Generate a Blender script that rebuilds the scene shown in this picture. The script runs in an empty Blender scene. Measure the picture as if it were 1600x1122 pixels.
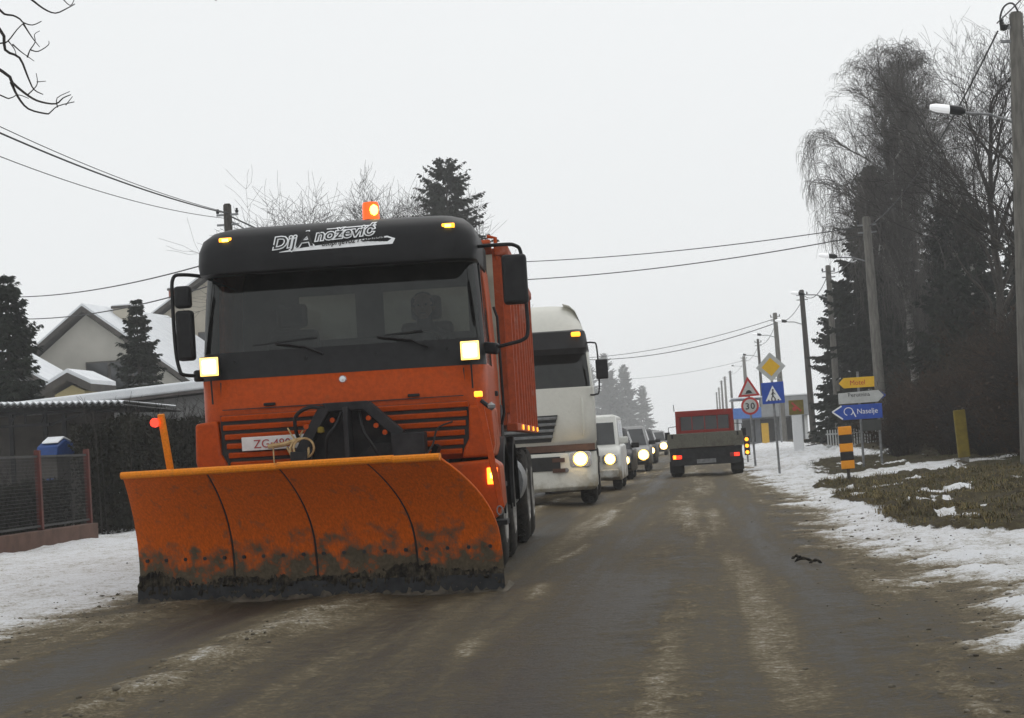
import bpy, bmesh, math, random
import numpy as np
from mathutils import Vector, Matrix

random.seed(7)
RNG = np.random.default_rng(7)
R = math.radians
scene = bpy.context.scene
COL = scene.collection

# ------------------------------------------------------------------ camera
CAM_H = 1.1
FPX = 3000.0 / 1600.0                       # focal length in image widths
vx, vy, roll = 300 / 1600, -117 / 1600, R(3.5)
Yc = np.array([vx, vy, FPX]); Yc /= np.linalg.norm(Yc)      # road direction seen by the camera
zx, zy = -math.sin(roll), math.cos(roll)
Zc = np.array([zx, zy, -(zx * Yc[0] + zy * Yc[1]) / Yc[2]]); Zc /= np.linalg.norm(Zc)
Xc = np.cross(Zc, Yc)
if Xc[0] < 0: Xc = -Xc
Mc = np.array([Xc, Yc, Zc]).T               # camera = Mc @ world (x right, y up, z forward)
rgt, upv, fwd = Mc[0], Mc[1], Mc[2]
cam_data = bpy.data.cameras.new('camera')
cam = bpy.data.objects.new('camera', cam_data)
COL.objects.link(cam)
cam.matrix_world = Matrix(((rgt[0], upv[0], -fwd[0], 0), (rgt[1], upv[1], -fwd[1], 0),
                           (rgt[2], upv[2], -fwd[2], CAM_H), (0, 0, 0, 1)))
cam_data.sensor_width = 36.0
cam_data.lens = 36.0 * FPX
cam_data.clip_start = 0.1
cam_data.clip_end = 3000
scene.camera = cam

# ------------------------------------------------------------------ overcast sky, weak wide sun
world = bpy.data.worlds.new('World'); scene.world = world
world.use_nodes = True
wn = world.node_tree.nodes; wl = world.node_tree.links
wn.clear()
SUN_EL, SUN_ROT = R(50), R(20)
sky = wn.new('ShaderNodeTexSky'); sky.sky_type = 'NISHITA'; sky.sun_disc = False
sky.sun_elevation = SUN_EL; sky.sun_rotation = SUN_ROT; sky.dust_density = 4.0; sky.air_density = 1.0
hs = wn.new('ShaderNodeHueSaturation'); hs.inputs['Saturation'].default_value = 0.05
mixw = wn.new('ShaderNodeMix'); mixw.data_type = 'RGBA'
mixw.inputs[0].default_value = 0.9
mixw.inputs[7].default_value = (8.1, 8.3, 8.4, 1)
bg = wn.new('ShaderNodeBackground'); bg.inputs['Strength'].default_value = 0.113
out = wn.new('ShaderNodeOutputWorld')
wl.new(sky.outputs[0], hs.inputs['Color']); wl.new(hs.outputs[0], mixw.inputs[6])
wl.new(mixw.outputs[2], bg.inputs['Color']); wl.new(bg.outputs[0], out.inputs['Surface'])
sun_d = bpy.data.lights.new('sun', 'SUN'); sun_d.energy = 0.5; sun_d.angle = R(40); sun_d.color = (1, 0.97, 0.93)
sun = bpy.data.objects.new('sun', sun_d); COL.objects.link(sun)
sdir = Vector((math.sin(SUN_ROT) * math.cos(SUN_EL), math.cos(SUN_ROT) * math.cos(SUN_EL), math.sin(SUN_EL)))
sun.rotation_euler = sdir.to_track_quat('Z', 'Y').to_euler()

scene.view_settings.view_transform = 'Standard'
scene.view_settings.look = 'None'
scene.view_settings.exposure = 0.0
scene.view_settings.gamma = 1.0
scene.cycles.use_denoising = True
scene.cycles.volume_bounces = 3
scene.cycles.max_bounces = 8
scene.cycles.diffuse_bounces = 3
scene.cycles.transparent_max_bounces = 12
scene.cycles.sample_clamp_indirect = 4.0

# ------------------------------------------------------------------ materials
MATS = {}
def _bsdf(name):
    m = bpy.data.materials.new(name); m.use_nodes = True
    nt = m.node_tree
    return m, nt, nt.nodes['Principled BSDF']
def _noise(nt, scale, detail=6, rough=0.6, coord='Object', mapping=None):
    tc = nt.nodes.new('ShaderNodeTexCoord')
    n = nt.nodes.new('ShaderNodeTexNoise'); n.inputs['Scale'].default_value = scale
    n.inputs['Detail'].default_value = detail; n.inputs['Roughness'].default_value = rough
    src = tc.outputs[coord]
    if mapping:
        mp = nt.nodes.new('ShaderNodeMapping'); mp.inputs['Scale'].default_value = mapping
        nt.links.new(src, mp.inputs['Vector']); src = mp.outputs[0]
    nt.links.new(src, n.inputs['Vector'])
    return n
def _ramp(nt, src, stops):
    r = nt.nodes.new('ShaderNodeValToRGB')
    el = r.color_ramp.elements
    while len(el) < len(stops): el.new(0.5)
    for e, (p, c) in zip(el, stops):
        e.position = p; e.color = (*c, 1) if len(c) == 3 else c
    nt.links.new(src, r.inputs['Fac'])
    return r
def _bump(nt, b, src, strength=0.3, dist=0.02):
    bp = nt.nodes.new('ShaderNodeBump'); bp.inputs['Strength'].default_value = strength
    bp.inputs['Distance'].default_value = dist
    nt.links.new(src, bp.inputs['Height']); nt.links.new(bp.outputs[0], b.inputs['Normal'])
def mottled(name, c1, c2, scale=8, rough=0.7, metal=0.0, bump=0.0, stretch=None, spec=0.4, lo=0.35, hi=0.65):
    if name in MATS: return MATS[name]
    m, nt, b = _bsdf(name)
    n = _noise(nt, scale, mapping=stretch)
    r = _ramp(nt, n.outputs['Fac'], [(lo, c1), (hi, c2)])
    nt.links.new(r.outputs[0], b.inputs['Base Color'])
    b.inputs['Roughness'].default_value = rough; b.inputs['Metallic'].default_value = metal
    b.inputs['Specular IOR Level'].default_value = spec
    if bump: _bump(nt, b, n.outputs['Fac'], bump)
    MATS[name] = m
    return m
def dirty_paint(name, col, dirt, rough=0.4, amount=0.5, scale=5, zlow=None, zhigh=None, coat=0.0, fine=0.25, streak=None):
    """paint with road grime: spots everywhere, more of it between zlow and zhigh (metres above the ground)"""
    if name in MATS: return MATS[name]
    m, nt, b = _bsdf(name)
    L = nt.links
    n = _noise(nt, scale, 8, 0.65)
    f = n.outputs['Fac']
    if zlow is not None:
        tc = nt.nodes.new('ShaderNodeTexCoord'); sp = nt.nodes.new('ShaderNodeSeparateXYZ')
        L.new(tc.outputs['Object'], sp.inputs[0])
        mr = nt.nodes.new('ShaderNodeMapRange'); mr.inputs[1].default_value = zlow; mr.inputs[2].default_value = zhigh
        mr.inputs[3].default_value = 0.42; mr.inputs[4].default_value = 0.0
        L.new(sp.outputs[2], mr.inputs[0])
        ad = nt.nodes.new('ShaderNodeMath'); ad.operation = 'ADD'
        L.new(f, ad.inputs[0]); L.new(mr.outputs[0], ad.inputs[1]); f = ad.outputs[0]
    hi = 0.78 - 0.2 * amount
    rp = _ramp(nt, f, [(hi - 0.12, (0, 0, 0)), (hi + 0.06, (1, 1, 1))])
    n2 = _noise(nt, scale * 9, 6, 0.7, mapping=streak)
    col2 = tuple(c * (1 - fine) for c in col)
    r2 = _ramp(nt, n2.outputs['Fac'], [(0.38, col2), (0.62, col)])
    mx = nt.nodes.new('ShaderNodeMix'); mx.data_type = 'RGBA'
    L.new(rp.outputs[0], mx.inputs[0]); L.new(r2.outputs[0], mx.inputs[6])
    n3 = _noise(nt, scale * 4, 5, 0.6)
    d2 = tuple(c * 0.55 for c in dirt)
    r3 = _ramp(nt, n3.outputs['Fac'], [(0.35, d2), (0.65, dirt)])
    L.new(r3.outputs[0], mx.inputs[7])
    L.new(mx.outputs[2], b.inputs['Base Color'])
    rr = nt.nodes.new('ShaderNodeMapRange'); rr.inputs[3].default_value = rough; rr.inputs[4].default_value = 0.85
    L.new(rp.outputs[0], rr.inputs[0]); L.new(rr.outputs[0], b.inputs['Roughness'])
    b.inputs['Coat Weight'].default_value = coat
    b.inputs['Specular IOR Level'].default_value = 0.12
    b.inputs['Coat Roughness'].default_value = 0.15
    MATS[name] = m
    return m
def emit(name, col, strength, base=(0.8, 0.8, 0.8)):
    if name in MATS: return MATS[name]
    m, nt, b = _bsdf(name)
    b.inputs['Base Color'].default_value = (*base, 1)
    b.inputs['Emission Color'].default_value = (*col, 1)
    b.inputs['Emission Strength'].default_value = strength
    b.inputs['Roughness'].default_value = 0.2
    MATS[name] = m
    return m
def glass(name, tint=(0.33, 0.37, 0.36)):
    if name in MATS: return MATS[name]
    m = bpy.data.materials.new(name); m.use_nodes = True
    nt = m.node_tree; nt.nodes.clear()
    o = nt.nodes.new('ShaderNodeOutputMaterial'); mx = nt.nodes.new('ShaderNodeMixShader')
    t = nt.nodes.new('ShaderNodeBsdfTransparent'); t.inputs[0].default_value = (*tint, 1)
    g = nt.nodes.new('ShaderNodeBsdfGlossy'); g.inputs['Roughness'].default_value = 0.06
    g.inputs['Color'].default_value = (0.9, 0.93, 0.92, 1)
    f = nt.nodes.new('ShaderNodeFresnel'); f.inputs[0].default_value = 1.5
    # road film on the pane: a little diffuse dirt in streaks
    d = nt.nodes.new('ShaderNodeBsdfDiffuse'); d.inputs[0].default_value = (0.25, 0.24, 0.22, 1)
    n = _noise(nt, 6, 6, 0.7)
    rp = _ramp(nt, n.outputs['Fac'], [(0.35, (0.004, 0.004, 0.004)), (0.8, (0.055, 0.055, 0.055))])
    m2 = nt.nodes.new('ShaderNodeMixShader')
    nt.links.new(rp.outputs[0], m2.inputs[0]); nt.links.new(t.outputs[0], m2.inputs[1]); nt.links.new(d.outputs[0], m2.inputs[2])
    nt.links.new(f.outputs[0], mx.inputs[0]); nt.links.new(m2.outputs[0], mx.inputs[1]); nt.links.new(g.outputs[0], mx.inputs[2])
    nt.links.new(mx.outputs[0], o.inputs[0])
    MATS[name] = m
    return m

MUD = (0.10, 0.080, 0.052)
M_orange = dirty_paint('cab_orange', (0.43, 0.060, 0.002), (0.20, 0.065, 0.02), rough=0.4, amount=0.40, scale=3, coat=0.03, fine=0.25)
M_plow = dirty_paint('plow_orange', (0.62, 0.112, 0.002), MUD, rough=0.5, amount=0.50, scale=7, zlow=0.0, zhigh=0.60, fine=0.35, streak=(1, 1, 0.25))
M_plow_rim = dirty_paint('plow_rim_orange', (0.82, 0.25, 0.012), MUD, rough=0.4, amount=0.1, scale=6, fine=0.25)
M_tipper = dirty_paint('tipper_orange', (0.40, 0.07, 0.02), (0.42, 0.24, 0.19), rough=0.5, amount=0.55, scale=2.2, fine=0.3)
M_black = mottled('black_plastic', (0.006, 0.006, 0.007), (0.013, 0.013, 0.014), 12, 0.5, spec=0.25)
M_visor = mottled('visor_black', (0.007, 0.007, 0.008), (0.013, 0.013, 0.014), 5, 0.45, spec=0.2)
M_steel = mottled('dark_steel', (0.010, 0.011, 0.013), (0.03, 0.03, 0.032), 9, 0.6, 0.2, spec=0.25)
M_inner = mottled('cab_interior', (0.02, 0.02, 0.02), (0.05, 0.05, 0.048), 6, 0.85)
M_rubber = mottled('tyre_rubber', (0.008, 0.007, 0.007), (0.035, 0.031, 0.025), 14, 0.85, bump=0.3, spec=0.2)
M_rim = mottled('wheel_rim', (0.12, 0.11, 0.10), (0.3, 0.29, 0.27), 7, 0.5, 0.5)
M_chrome = mottled('chrome', (0.55, 0.56, 0.58), (0.75, 0.76, 0.78), 6, 0.25, 0.9)
M_glass = glass('vehicle_glass')
M_white = mottled('white_paint', (0.72, 0.73, 0.73), (0.82, 0.83, 0.83), 6, 0.4)
M_flatwhite = mottled('white_lettering', (0.78, 0.79, 0.8), (0.85, 0.86, 0.87), 30, 0.6)
M_flatblack = mottled('black_lettering', (0.012, 0.012, 0.012), (0.02, 0.02, 0.02), 30, 0.6)
M_cream = dirty_paint('cream_truck_paint', (0.66, 0.65, 0.59), (0.34, 0.30, 0.22), rough=0.4, amount=0.1, scale=1.6, zlow=-0.2, zhigh=0.8, fine=0.06)
M_vanwhite = dirty_paint('van_white_paint', (0.76, 0.76, 0.73), (0.33, 0.28, 0.21), rough=0.35, amount=0.1, scale=2, zlow=0.0, zhigh=0.8, fine=0.06)
M_darkpaint = dirty_paint('dark_car_paint', (0.05, 0.05, 0.055), (0.16, 0.14, 0.11), rough=0.35, amount=0.45, scale=2.5, zlow=0.1, zhigh=0.8)
M_silver = dirty_paint('silver_car_paint', (0.33, 0.33, 0.33), (0.16, 0.14, 0.11), rough=0.35, amount=0.4, scale=2.5, zlow=0.1, zhigh=0.8)
M_greybed = dirty_paint('flatbed_grey', (0.16, 0.155, 0.125), (0.09, 0.08, 0.065), rough=0.6, amount=0.6, scale=3)
M_redcab = dirty_paint('red_paint', (0.30, 0.028, 0.022), (0.12, 0.07, 0.05), rough=0.45, amount=0.4, scale=4)
M_head = emit('headlight_lit', (1.0, 0.74, 0.36), 16)
M_headrim = emit('headlight_rim', (1.0, 0.60, 0.10), 2.2, (0.7, 0.6, 0.4))
M_head2 = emit('headlight_far', (1.0, 0.72, 0.36), 9)
M_amber = emit('amber_lit', (1.0, 0.36, 0.02), 2.4, (0.8, 0.3, 0.02))
M_amber_core = emit('amber_core', (1.0, 0.62, 0.05), 14, (0.8, 0.4, 0.02))
M_beacon = emit('beacon_orange', (1.0, 0.10, 0.004), 0.9, (0.8, 0.12, 0.01))
M_redlit = emit('red_lit', (1.0, 0.03, 0.01), 2.6, (0.5, 0.02, 0.02))
M_redcore = emit('red_amber_lit', (1.0, 0.16, 0.012), 5.5, (0.6, 0.1, 0.02))
M_lamp = emit('street_lamp_lens', (0.95, 0.97, 1.0), 0.4, (0.8, 0.8, 0.8))
M_concrete = mottled('concrete_pole', (0.10, 0.095, 0.085), (0.19, 0.18, 0.16), 5, 0.9, bump=0.2, stretch=(3, 3, 0.5))
M_wood = mottled('old_wood_pole', (0.03, 0.026, 0.022), (0.07, 0.06, 0.05), 9, 0.9, bump=0.3, stretch=(4, 4, 0.4))
M_wire = mottled('cable', (0.02, 0.02, 0.021), (0.04, 0.04, 0.041), 4, 0.7)
M_bark = mottled('bark', (0.030, 0.026, 0.022), (0.075, 0.066, 0.056), 10, 0.95, bump=0.4, stretch=(3, 3, 0.6))
M_birchbark = mottled('birch_bark', (0.06, 0.055, 0.05), (0.34, 0.33, 0.31), 3, 0.9, stretch=(1, 1, 3), lo=0.42, hi=0.55)
M_twig = mottled('twigs', (0.06, 0.054, 0.049), (0.12, 0.108, 0.098), 2, 0.95)
M_darktwig = mottled('dark_twigs', (0.018, 0.015, 0.013), (0.035, 0.03, 0.026), 2, 0.95)
M_browntwig = mottled('brown_twigs', (0.026, 0.018, 0.012), (0.075, 0.046, 0.028), 1.6, 0.95)
M_spruce = mottled('spruce_needles', (0.009, 0.013, 0.009), (0.024, 0.031, 0.020), 1.5, 0.9, spec=0.15)
M_hedge = mottled('hedge_leaves', (0.008, 0.009, 0.006), (0.024, 0.023, 0.014), 2.5, 0.85, spec=0.15)
M_snow = mottled('snow', (0.74, 0.76, 0.79), (0.84, 0.86, 0.88), 2.5, 0.8, bump=0.25)
M_render = mottled('house_render', (0.43, 0.415, 0.37), (0.50, 0.48, 0.43), 1.2, 0.9)
M_rendery = mottled('yellow_render', (0.52, 0.43, 0.22), (0.58, 0.49, 0.27), 1.2, 0.9)
M_render2 = mottled('beige_render', (0.44, 0.40, 0.33), (0.5, 0.46, 0.38), 1.2, 0.9)
M_eave = mottled('eave_wood', (0.05, 0.045, 0.04), (0.09, 0.08, 0.07), 3, 0.85)
M_greywall = mottled('grey_wall', (0.17, 0.17, 0.17), (0.24, 0.24, 0.235), 0.9, 0.9)
M_tile = mottled('roof_tile_dark', (0.07, 0.062, 0.058), (0.12, 0.105, 0.1), 3, 0.8)
M_brickred = mottled('brick_red', (0.24, 0.08, 0.05), (0.33, 0.12, 0.08), 6, 0.85)
M_fencered = mottled('fence_red', (0.065, 0.013, 0.009), (0.12, 0.024, 0.015), 6, 0.6)
M_plinth = mottled('plinth_brown', (0.075, 0.04, 0.028), (0.13, 0.07, 0.05), 4, 0.9, bump=0.2)
M_mesh = mottled('wire_mesh', (0.025, 0.025, 0.025), (0.05, 0.05, 0.05), 8, 0.6)
M_bluetarp = mottled('blue_tarpaulin', (0.006, 0.040, 0.17), (0.012, 0.06, 0.24), 4, 0.5)
M_corr = mottled('corrugated_sheet', (0.05, 0.05, 0.05), (0.10, 0.10, 0.10), 4, 0.7)
M_yellow = mottled('sign_yellow', (0.70, 0.40, 0.012), (0.78, 0.46, 0.02), 8, 0.5)
M_orangesign = mottled('marker_orange', (0.85, 0.30, 0.008), (0.92, 0.36, 0.012), 8, 0.45)
M_blue = mottled('sign_blue', (0.010, 0.055, 0.34), (0.016, 0.075, 0.42), 8, 0.45)
M_signred = mottled('sign_red', (0.42, 0.02, 0.018), (0.52, 0.03, 0.025), 8, 0.45)
M_signgrey = mottled('sign_grey', (0.42, 0.43, 0.42), (0.52, 0.53, 0.52), 8, 0.5)
M_galv = mottled('galvanised_steel', (0.16, 0.165, 0.17), (0.27, 0.275, 0.28), 10, 0.5, 0.4)
M_gasyellow = mottled('marker_yellow', (0.13, 0.095, 0.006), (0.20, 0.145, 0.009), 6, 0.8)
M_rope = mottled('frayed_rope', (0.30, 0.19, 0.08), (0.55, 0.42, 0.22), 20, 0.8)
M_cloth = mottled('dark_jacket', (0.02, 0.021, 0.026), (0.035, 0.036, 0.042), 9, 0.9)
M_skin = mottled('skin', (0.16, 0.09, 0.06), (0.22, 0.13, 0.09), 9, 0.6)
M_hair = mottled('dark_hair', (0.015, 0.012, 0.01), (0.03, 0.025, 0.02), 30, 0.7)
M_stationgrey = mottled('station_wall', (0.26, 0.27, 0.28), (0.34, 0.35, 0.36), 2, 0.8)
M_paleblue = mottled('station_blue', (0.05, 0.16, 0.50), (0.07, 0.2, 0.58), 4, 0.5)
M_caked = mottled('caked_mud', (0.008, 0.0065, 0.005), (0.075, 0.062, 0.043), 16, 0.85, bump=0.9, spec=0.15, lo=0.40, hi=0.68)

# ------------------------------------------------------------------ mesh helpers
def tag(o, label=None, cat=None, group=None, kind=None):
    if label: o['label'] = label
    if cat: o['category'] = cat
    if group: o['group'] = group
    if kind: o['kind'] = kind
    return o
def empty(name, loc=(0, 0, 0), rz=0.0, label=None, cat=None, group=None):
    o = bpy.data.objects.new(name, None); COL.objects.link(o)
    o.location = loc; o.rotation_euler = (0, 0, rz)
    return tag(o, label, cat, group)
def link_mesh(name, me, mat, parent=None):
    o = bpy.data.objects.new(name, me); COL.objects.link(o)
    if mat is not None:
        if len(me.materials) == 0: me.materials.append(mat)
    if parent is not None: o.parent = parent
    return o

class MB:
    def __init__(s): s.v = []; s.f = []
    def add(s, vs, fs):
        b = len(s.v); s.v += [tuple(map(float, p)) for p in vs]; s.f += [tuple(b + i for i in f) for f in fs]; return s
    def box(s, x0, x1, y0, y1, z0, z1):
        return s.add([(x0, y0, z0), (x1, y0, z0), (x1, y1, z0), (x0, y1, z0), (x0, y0, z1), (x1, y0, z1), (x1, y1, z1), (x0, y1, z1)],
                     [(0, 3, 2, 1), (4, 5, 6, 7), (0, 1, 5, 4), (1, 2, 6, 5), (2, 3, 7, 6), (3, 0, 4, 7)])
    def bar(s, p, q, w, h, up=(0, 0, 1)):
        p, q = Vector(p), Vector(q); d = (q - p).normalized(); u = Vector(up)
        if abs(d.dot(u)) > 0.98: u = Vector((0, 1, 0))
        a = d.cross(u).normalized(); b = a.cross(d).normalized()
        vs = []
        for c in (p, q):
            for i, j in ((-1, -1), (1, -1), (1, 1), (-1, 1)): vs.append(c + a * (i * w / 2) + b * (j * h / 2))
        return s.add(vs, [(0, 1, 2, 3), (7, 6, 5, 4), (0, 4, 5, 1), (1, 5, 6, 2), (2, 6, 7, 3), (3, 7, 4, 0)])
    def tube(s, pts, r, n=8):
        pts = [Vector(p) for p in pts]
        rs = r if isinstance(r, (list, tuple)) else [r] * len(pts)
        b = len(s.v); ref = None
        for i, p in enumerate(pts):
            d = (pts[min(i + 1, len(pts) - 1)] - pts[max(i - 1, 0)])
            d = d.normalized() if d.length > 1e-9 else Vector((0, 0, 1))
            if ref is None:
                ref = Vector((0, 0, 1)) if abs(d.z) < 0.9 else Vector((1, 0, 0))
            a = d.cross(ref).normalized(); c = a.cross(d).normalized(); ref = c
            for k in range(n):
                t = 2 * math.pi * k / n
                s.v.append(tuple(p + a * (rs[i] * math.cos(t)) + c * (rs[i] * math.sin(t))))
        for i in range(len(pts) - 1):
            for k in range(n):
                k2 = (k + 1) % n
                s.f.append((b + i * n + k, b + (i + 1) * n + k, b + (i + 1) * n + k2, b + i * n + k2))
        s.f.append(tuple(b + k for k in range(n)))
        e = b + (len(pts) - 1) * n
        s.f.append(tuple(e + k for k in reversed(range(n))))
        return s
    def prism_y(s, poly, y0, y1):
        """polygon in x,z (counter-clockwise seen from -y) pushed from y0 to y1"""
        n = len(poly)
        vs = [(x, y0, z) for x, z in poly] + [(x, y1, z) for x, z in poly]
        fs = [tuple(range(n)), tuple(range(2 * n - 1, n - 1, -1))]
        for i in range(n):
            j = (i + 1) % n; fs.append((i, i + n, j + n, j))
        return s.add(vs, fs)
    def prism_x(s, poly, x0, x1):
        n = len(poly)
        vs = [(x0, y, z) for y, z in poly] + [(x1, y, z) for y, z in poly]
        fs = [tuple(range(n)), tuple(range(2 * n - 1, n - 1, -1))]
        for i in range(n):
            j = (i + 1) % n; fs.append((i, i + n, j + n, j))
        return s.add(vs, fs)
    def prism_z(s, poly, z0, z1):
        n = len(poly)
        vs = [(x, y, z0) for x, y in poly] + [(x, y, z1) for x, y in poly]
        fs = [tuple(range(n)), tuple(range(2 * n - 1, n - 1, -1))]
        for i in range(n):
            j = (i + 1) % n; fs.append((i, i + n, j + n, j))
        return s.add(vs, fs)
    def lathe_x(s, prof, n=28, c=(0, 0, 0)):
        """profile of (x, r) turned round the x axis"""
        b = len(s.v); m = len(prof)
        for k in range(n):
            t = 2 * math.pi * k / n
            for x, r in prof: s.v.append((c[0] + x, c[1] + r * math.cos(t), c[2] + r * math.sin(t)))
        for k in range(n):
            k2 = (k + 1) % n
            for i in range(m - 1): s.f.append((b + k * m + i, b + k * m + i + 1, b + k2 * m + i + 1, b + k2 * m + i))
        return s
    def lathe_z(s, prof, n=20, c=(0, 0, 0)):
        b = len(s.v); m = len(prof)
        for k in range(n):
            t = 2 * math.pi * k / n
            for r, z in prof: s.v.append((c[0] + r * math.cos(t), c[1] + r * math.sin(t), c[2] + z))
        for k in range(n):
            k2 = (k + 1) % n
            for i in range(m - 1): s.f.append((b + k * m + i, b + k2 * m + i, b + k2 * m + i + 1, b + k * m + i + 1))
        return s
    def loft(s, rings, closed=False, cap=False):
        b = len(s.v); n = len(rings[0])
        for r in rings: s.v += [tuple(map(float, p)) for p in r]
        for i in range(len(rings) - 1):
            for k in range(n if closed else n - 1):
                k2 = (k + 1) % n
                s.f.append((b + i * n + k, b + i * n + k2, b + (i + 1) * n + k2, b + (i + 1) * n + k))
        if cap:
            s.f.append(tuple(b + k for k in reversed(range(n))))
            e = b + (len(rings) - 1) * n; s.f.append(tuple(e + k for k in range(n)))
        return s
    def mesh(s, name, smooth=35):
        me = bpy.data.meshes.new(name); me.from_pydata(s.v, [], s.f); me.update()
        bm = bmesh.new(); bm.from_mesh(me); bmesh.ops.recalc_face_normals(bm, faces=bm.faces); bm.to_mesh(me); bm.free()
        if smooth:
            me.shade_smooth(); me.set_sharp_from_angle(angle=R(smooth))
        return me
    def build(s, name, mat, parent=None, bevel=0.0, smooth=35, seg=2):
        o = link_mesh(name, s.mesh(name, smooth), mat, parent)
        if bevel:
            md = o.modifiers.new('bevel', 'BEVEL'); md.width = bevel; md.segments = seg; md.limit_method = 'ANGLE'; md.angle_limit = R(40)
        return o

def text_mesh(name, body, size, mat, parent, loc, offset=0.0, shear=0.0, tilt=0.0, rot=0.0, sx=1.0, align='LEFT', spacing=1.0, face=-1):
    """flat lettering facing -y (face=-1) or +y, baseline at loc"""
    cu = bpy.data.curves.new(name, 'FONT'); cu.body = body; cu.size = size; cu.offset = offset; cu.shear = shear
    cu.align_x = align; cu.space_character = spacing; cu.extrude = 0.0015; cu.resolution_u = 3
    t = bpy.data.objects.new(name + '_tmp', cu); COL.objects.link(t)
    bpy.context.view_layer.update()
    me = bpy.data.meshes.new_from_object(t.evaluated_get(bpy.context.evaluated_depsgraph_get()))
    bpy.data.objects.remove(t); bpy.data.curves.remove(cu)
    me.name = name
    me.transform(Matrix.Diagonal((sx, 1, 1, 1)))
    me.transform(Matrix.Rotation(rot, 4, 'Z'))
    me.transform(Matrix.Rotation(R(90) + tilt, 4, 'X'))
    if face > 0: me.transform(Matrix.Rotation(math.pi, 4, 'Z'))
    me.materials.clear()
    o = link_mesh(name, me, mat, parent); o.location = loc
    return o

def np_mesh(name, verts, faces, mat, parent=None, smooth=False):
    """fast mesh from arrays: faces is an (n, k) index array"""
    me = bpy.data.meshes.new(name)
    verts = np.asarray(verts, np.float32); faces = np.asarray(faces, np.int32)
    n, k = faces.shape
    me.vertices.add(len(verts)); me.vertices.foreach_set('co', verts.ravel())
    me.loops.add(n * k); me.loops.foreach_set('vertex_index', faces.ravel())
    me.polygons.add(n); me.polygons.foreach_set('loop_start', np.arange(0, n * k, k, dtype=np.int32))
    me.update(calc_edges=True)
    if smooth: me.shade_smooth()
    return link_mesh(name, me, mat, parent)

def segs_mesh(name, segs, mat, parent=None, n=3, smooth=True):
    """segs: rows of p0(3) p1(3) r0 r1 -> one tapered n-sided tube per row"""
    S = np.asarray(segs, float)
    p0, p1, r0, r1 = S[:, :3], S[:, 3:6], S[:, 6], S[:, 7]
    d = p1 - p0; d /= np.maximum(np.linalg.norm(d, axis=1, keepdims=True), 1e-9)
    ref = np.where(np.abs(d[:, 2:3]) < 0.9, np.array([[0, 0, 1.0]]), np.array([[1.0, 0, 0]]))
    a = np.cross(d, ref); a /= np.linalg.norm(a, axis=1, keepdims=True)
    c = np.cross(a, d)
    m = len(S); V = np.zeros((m, 2 * n, 3))
    for k in range(n):
        t = 2 * math.pi * k / n
        o = a * math.cos(t) + c * math.sin(t)
        V[:, k] = p0 + o * r0[:, None]; V[:, n + k] = p1 + o * r1[:, None]
    F = np.array([[k, (k + 1) % n, n + (k + 1) % n, n + k] for k in range(n)])
    faces = (np.arange(m)[:, None, None] * (2 * n) + F[None]).reshape(-1, 4)
    return np_mesh(name, V.reshape(-1, 3), faces, mat, parent, smooth)

# value noise for terrain
_LAT = RNG.random((4, 256, 256))
def vnoise(x, y, s, seed=0):
    x = np.asarray(x) * s + seed * 17.3; y = np.asarray(y) * s + seed * 9.1
    xi = np.floor(x).astype(int); yi = np.floor(y).astype(int)
    fx = x - xi; fy = y - yi; fx = fx * fx * (3 - 2 * fx); fy = fy * fy * (3 - 2 * fy)
    T = _LAT[seed % 4]; g = lambda i, j: T[i % 256, j % 256]
    return (g(xi, yi) * (1 - fx) + g(xi + 1, yi) * fx) * (1 - fy) + (g(xi, yi + 1) * (1 - fx) + g(xi + 1, yi + 1) * fx) * fy
def fbm(x, y, s, seed=0, oct=4, gain=0.55):
    t = 0; a = 1; tot = 0
    for i in range(oct):
        t = t + a * vnoise(x, y, s * 2 ** i, seed + i); tot += a; a *= gain
    return t / tot
def sst(a, b, x):
    t = np.clip((x - a) / (b - a), 0, 1); return t * t * (3 - 2 * t)
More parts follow.
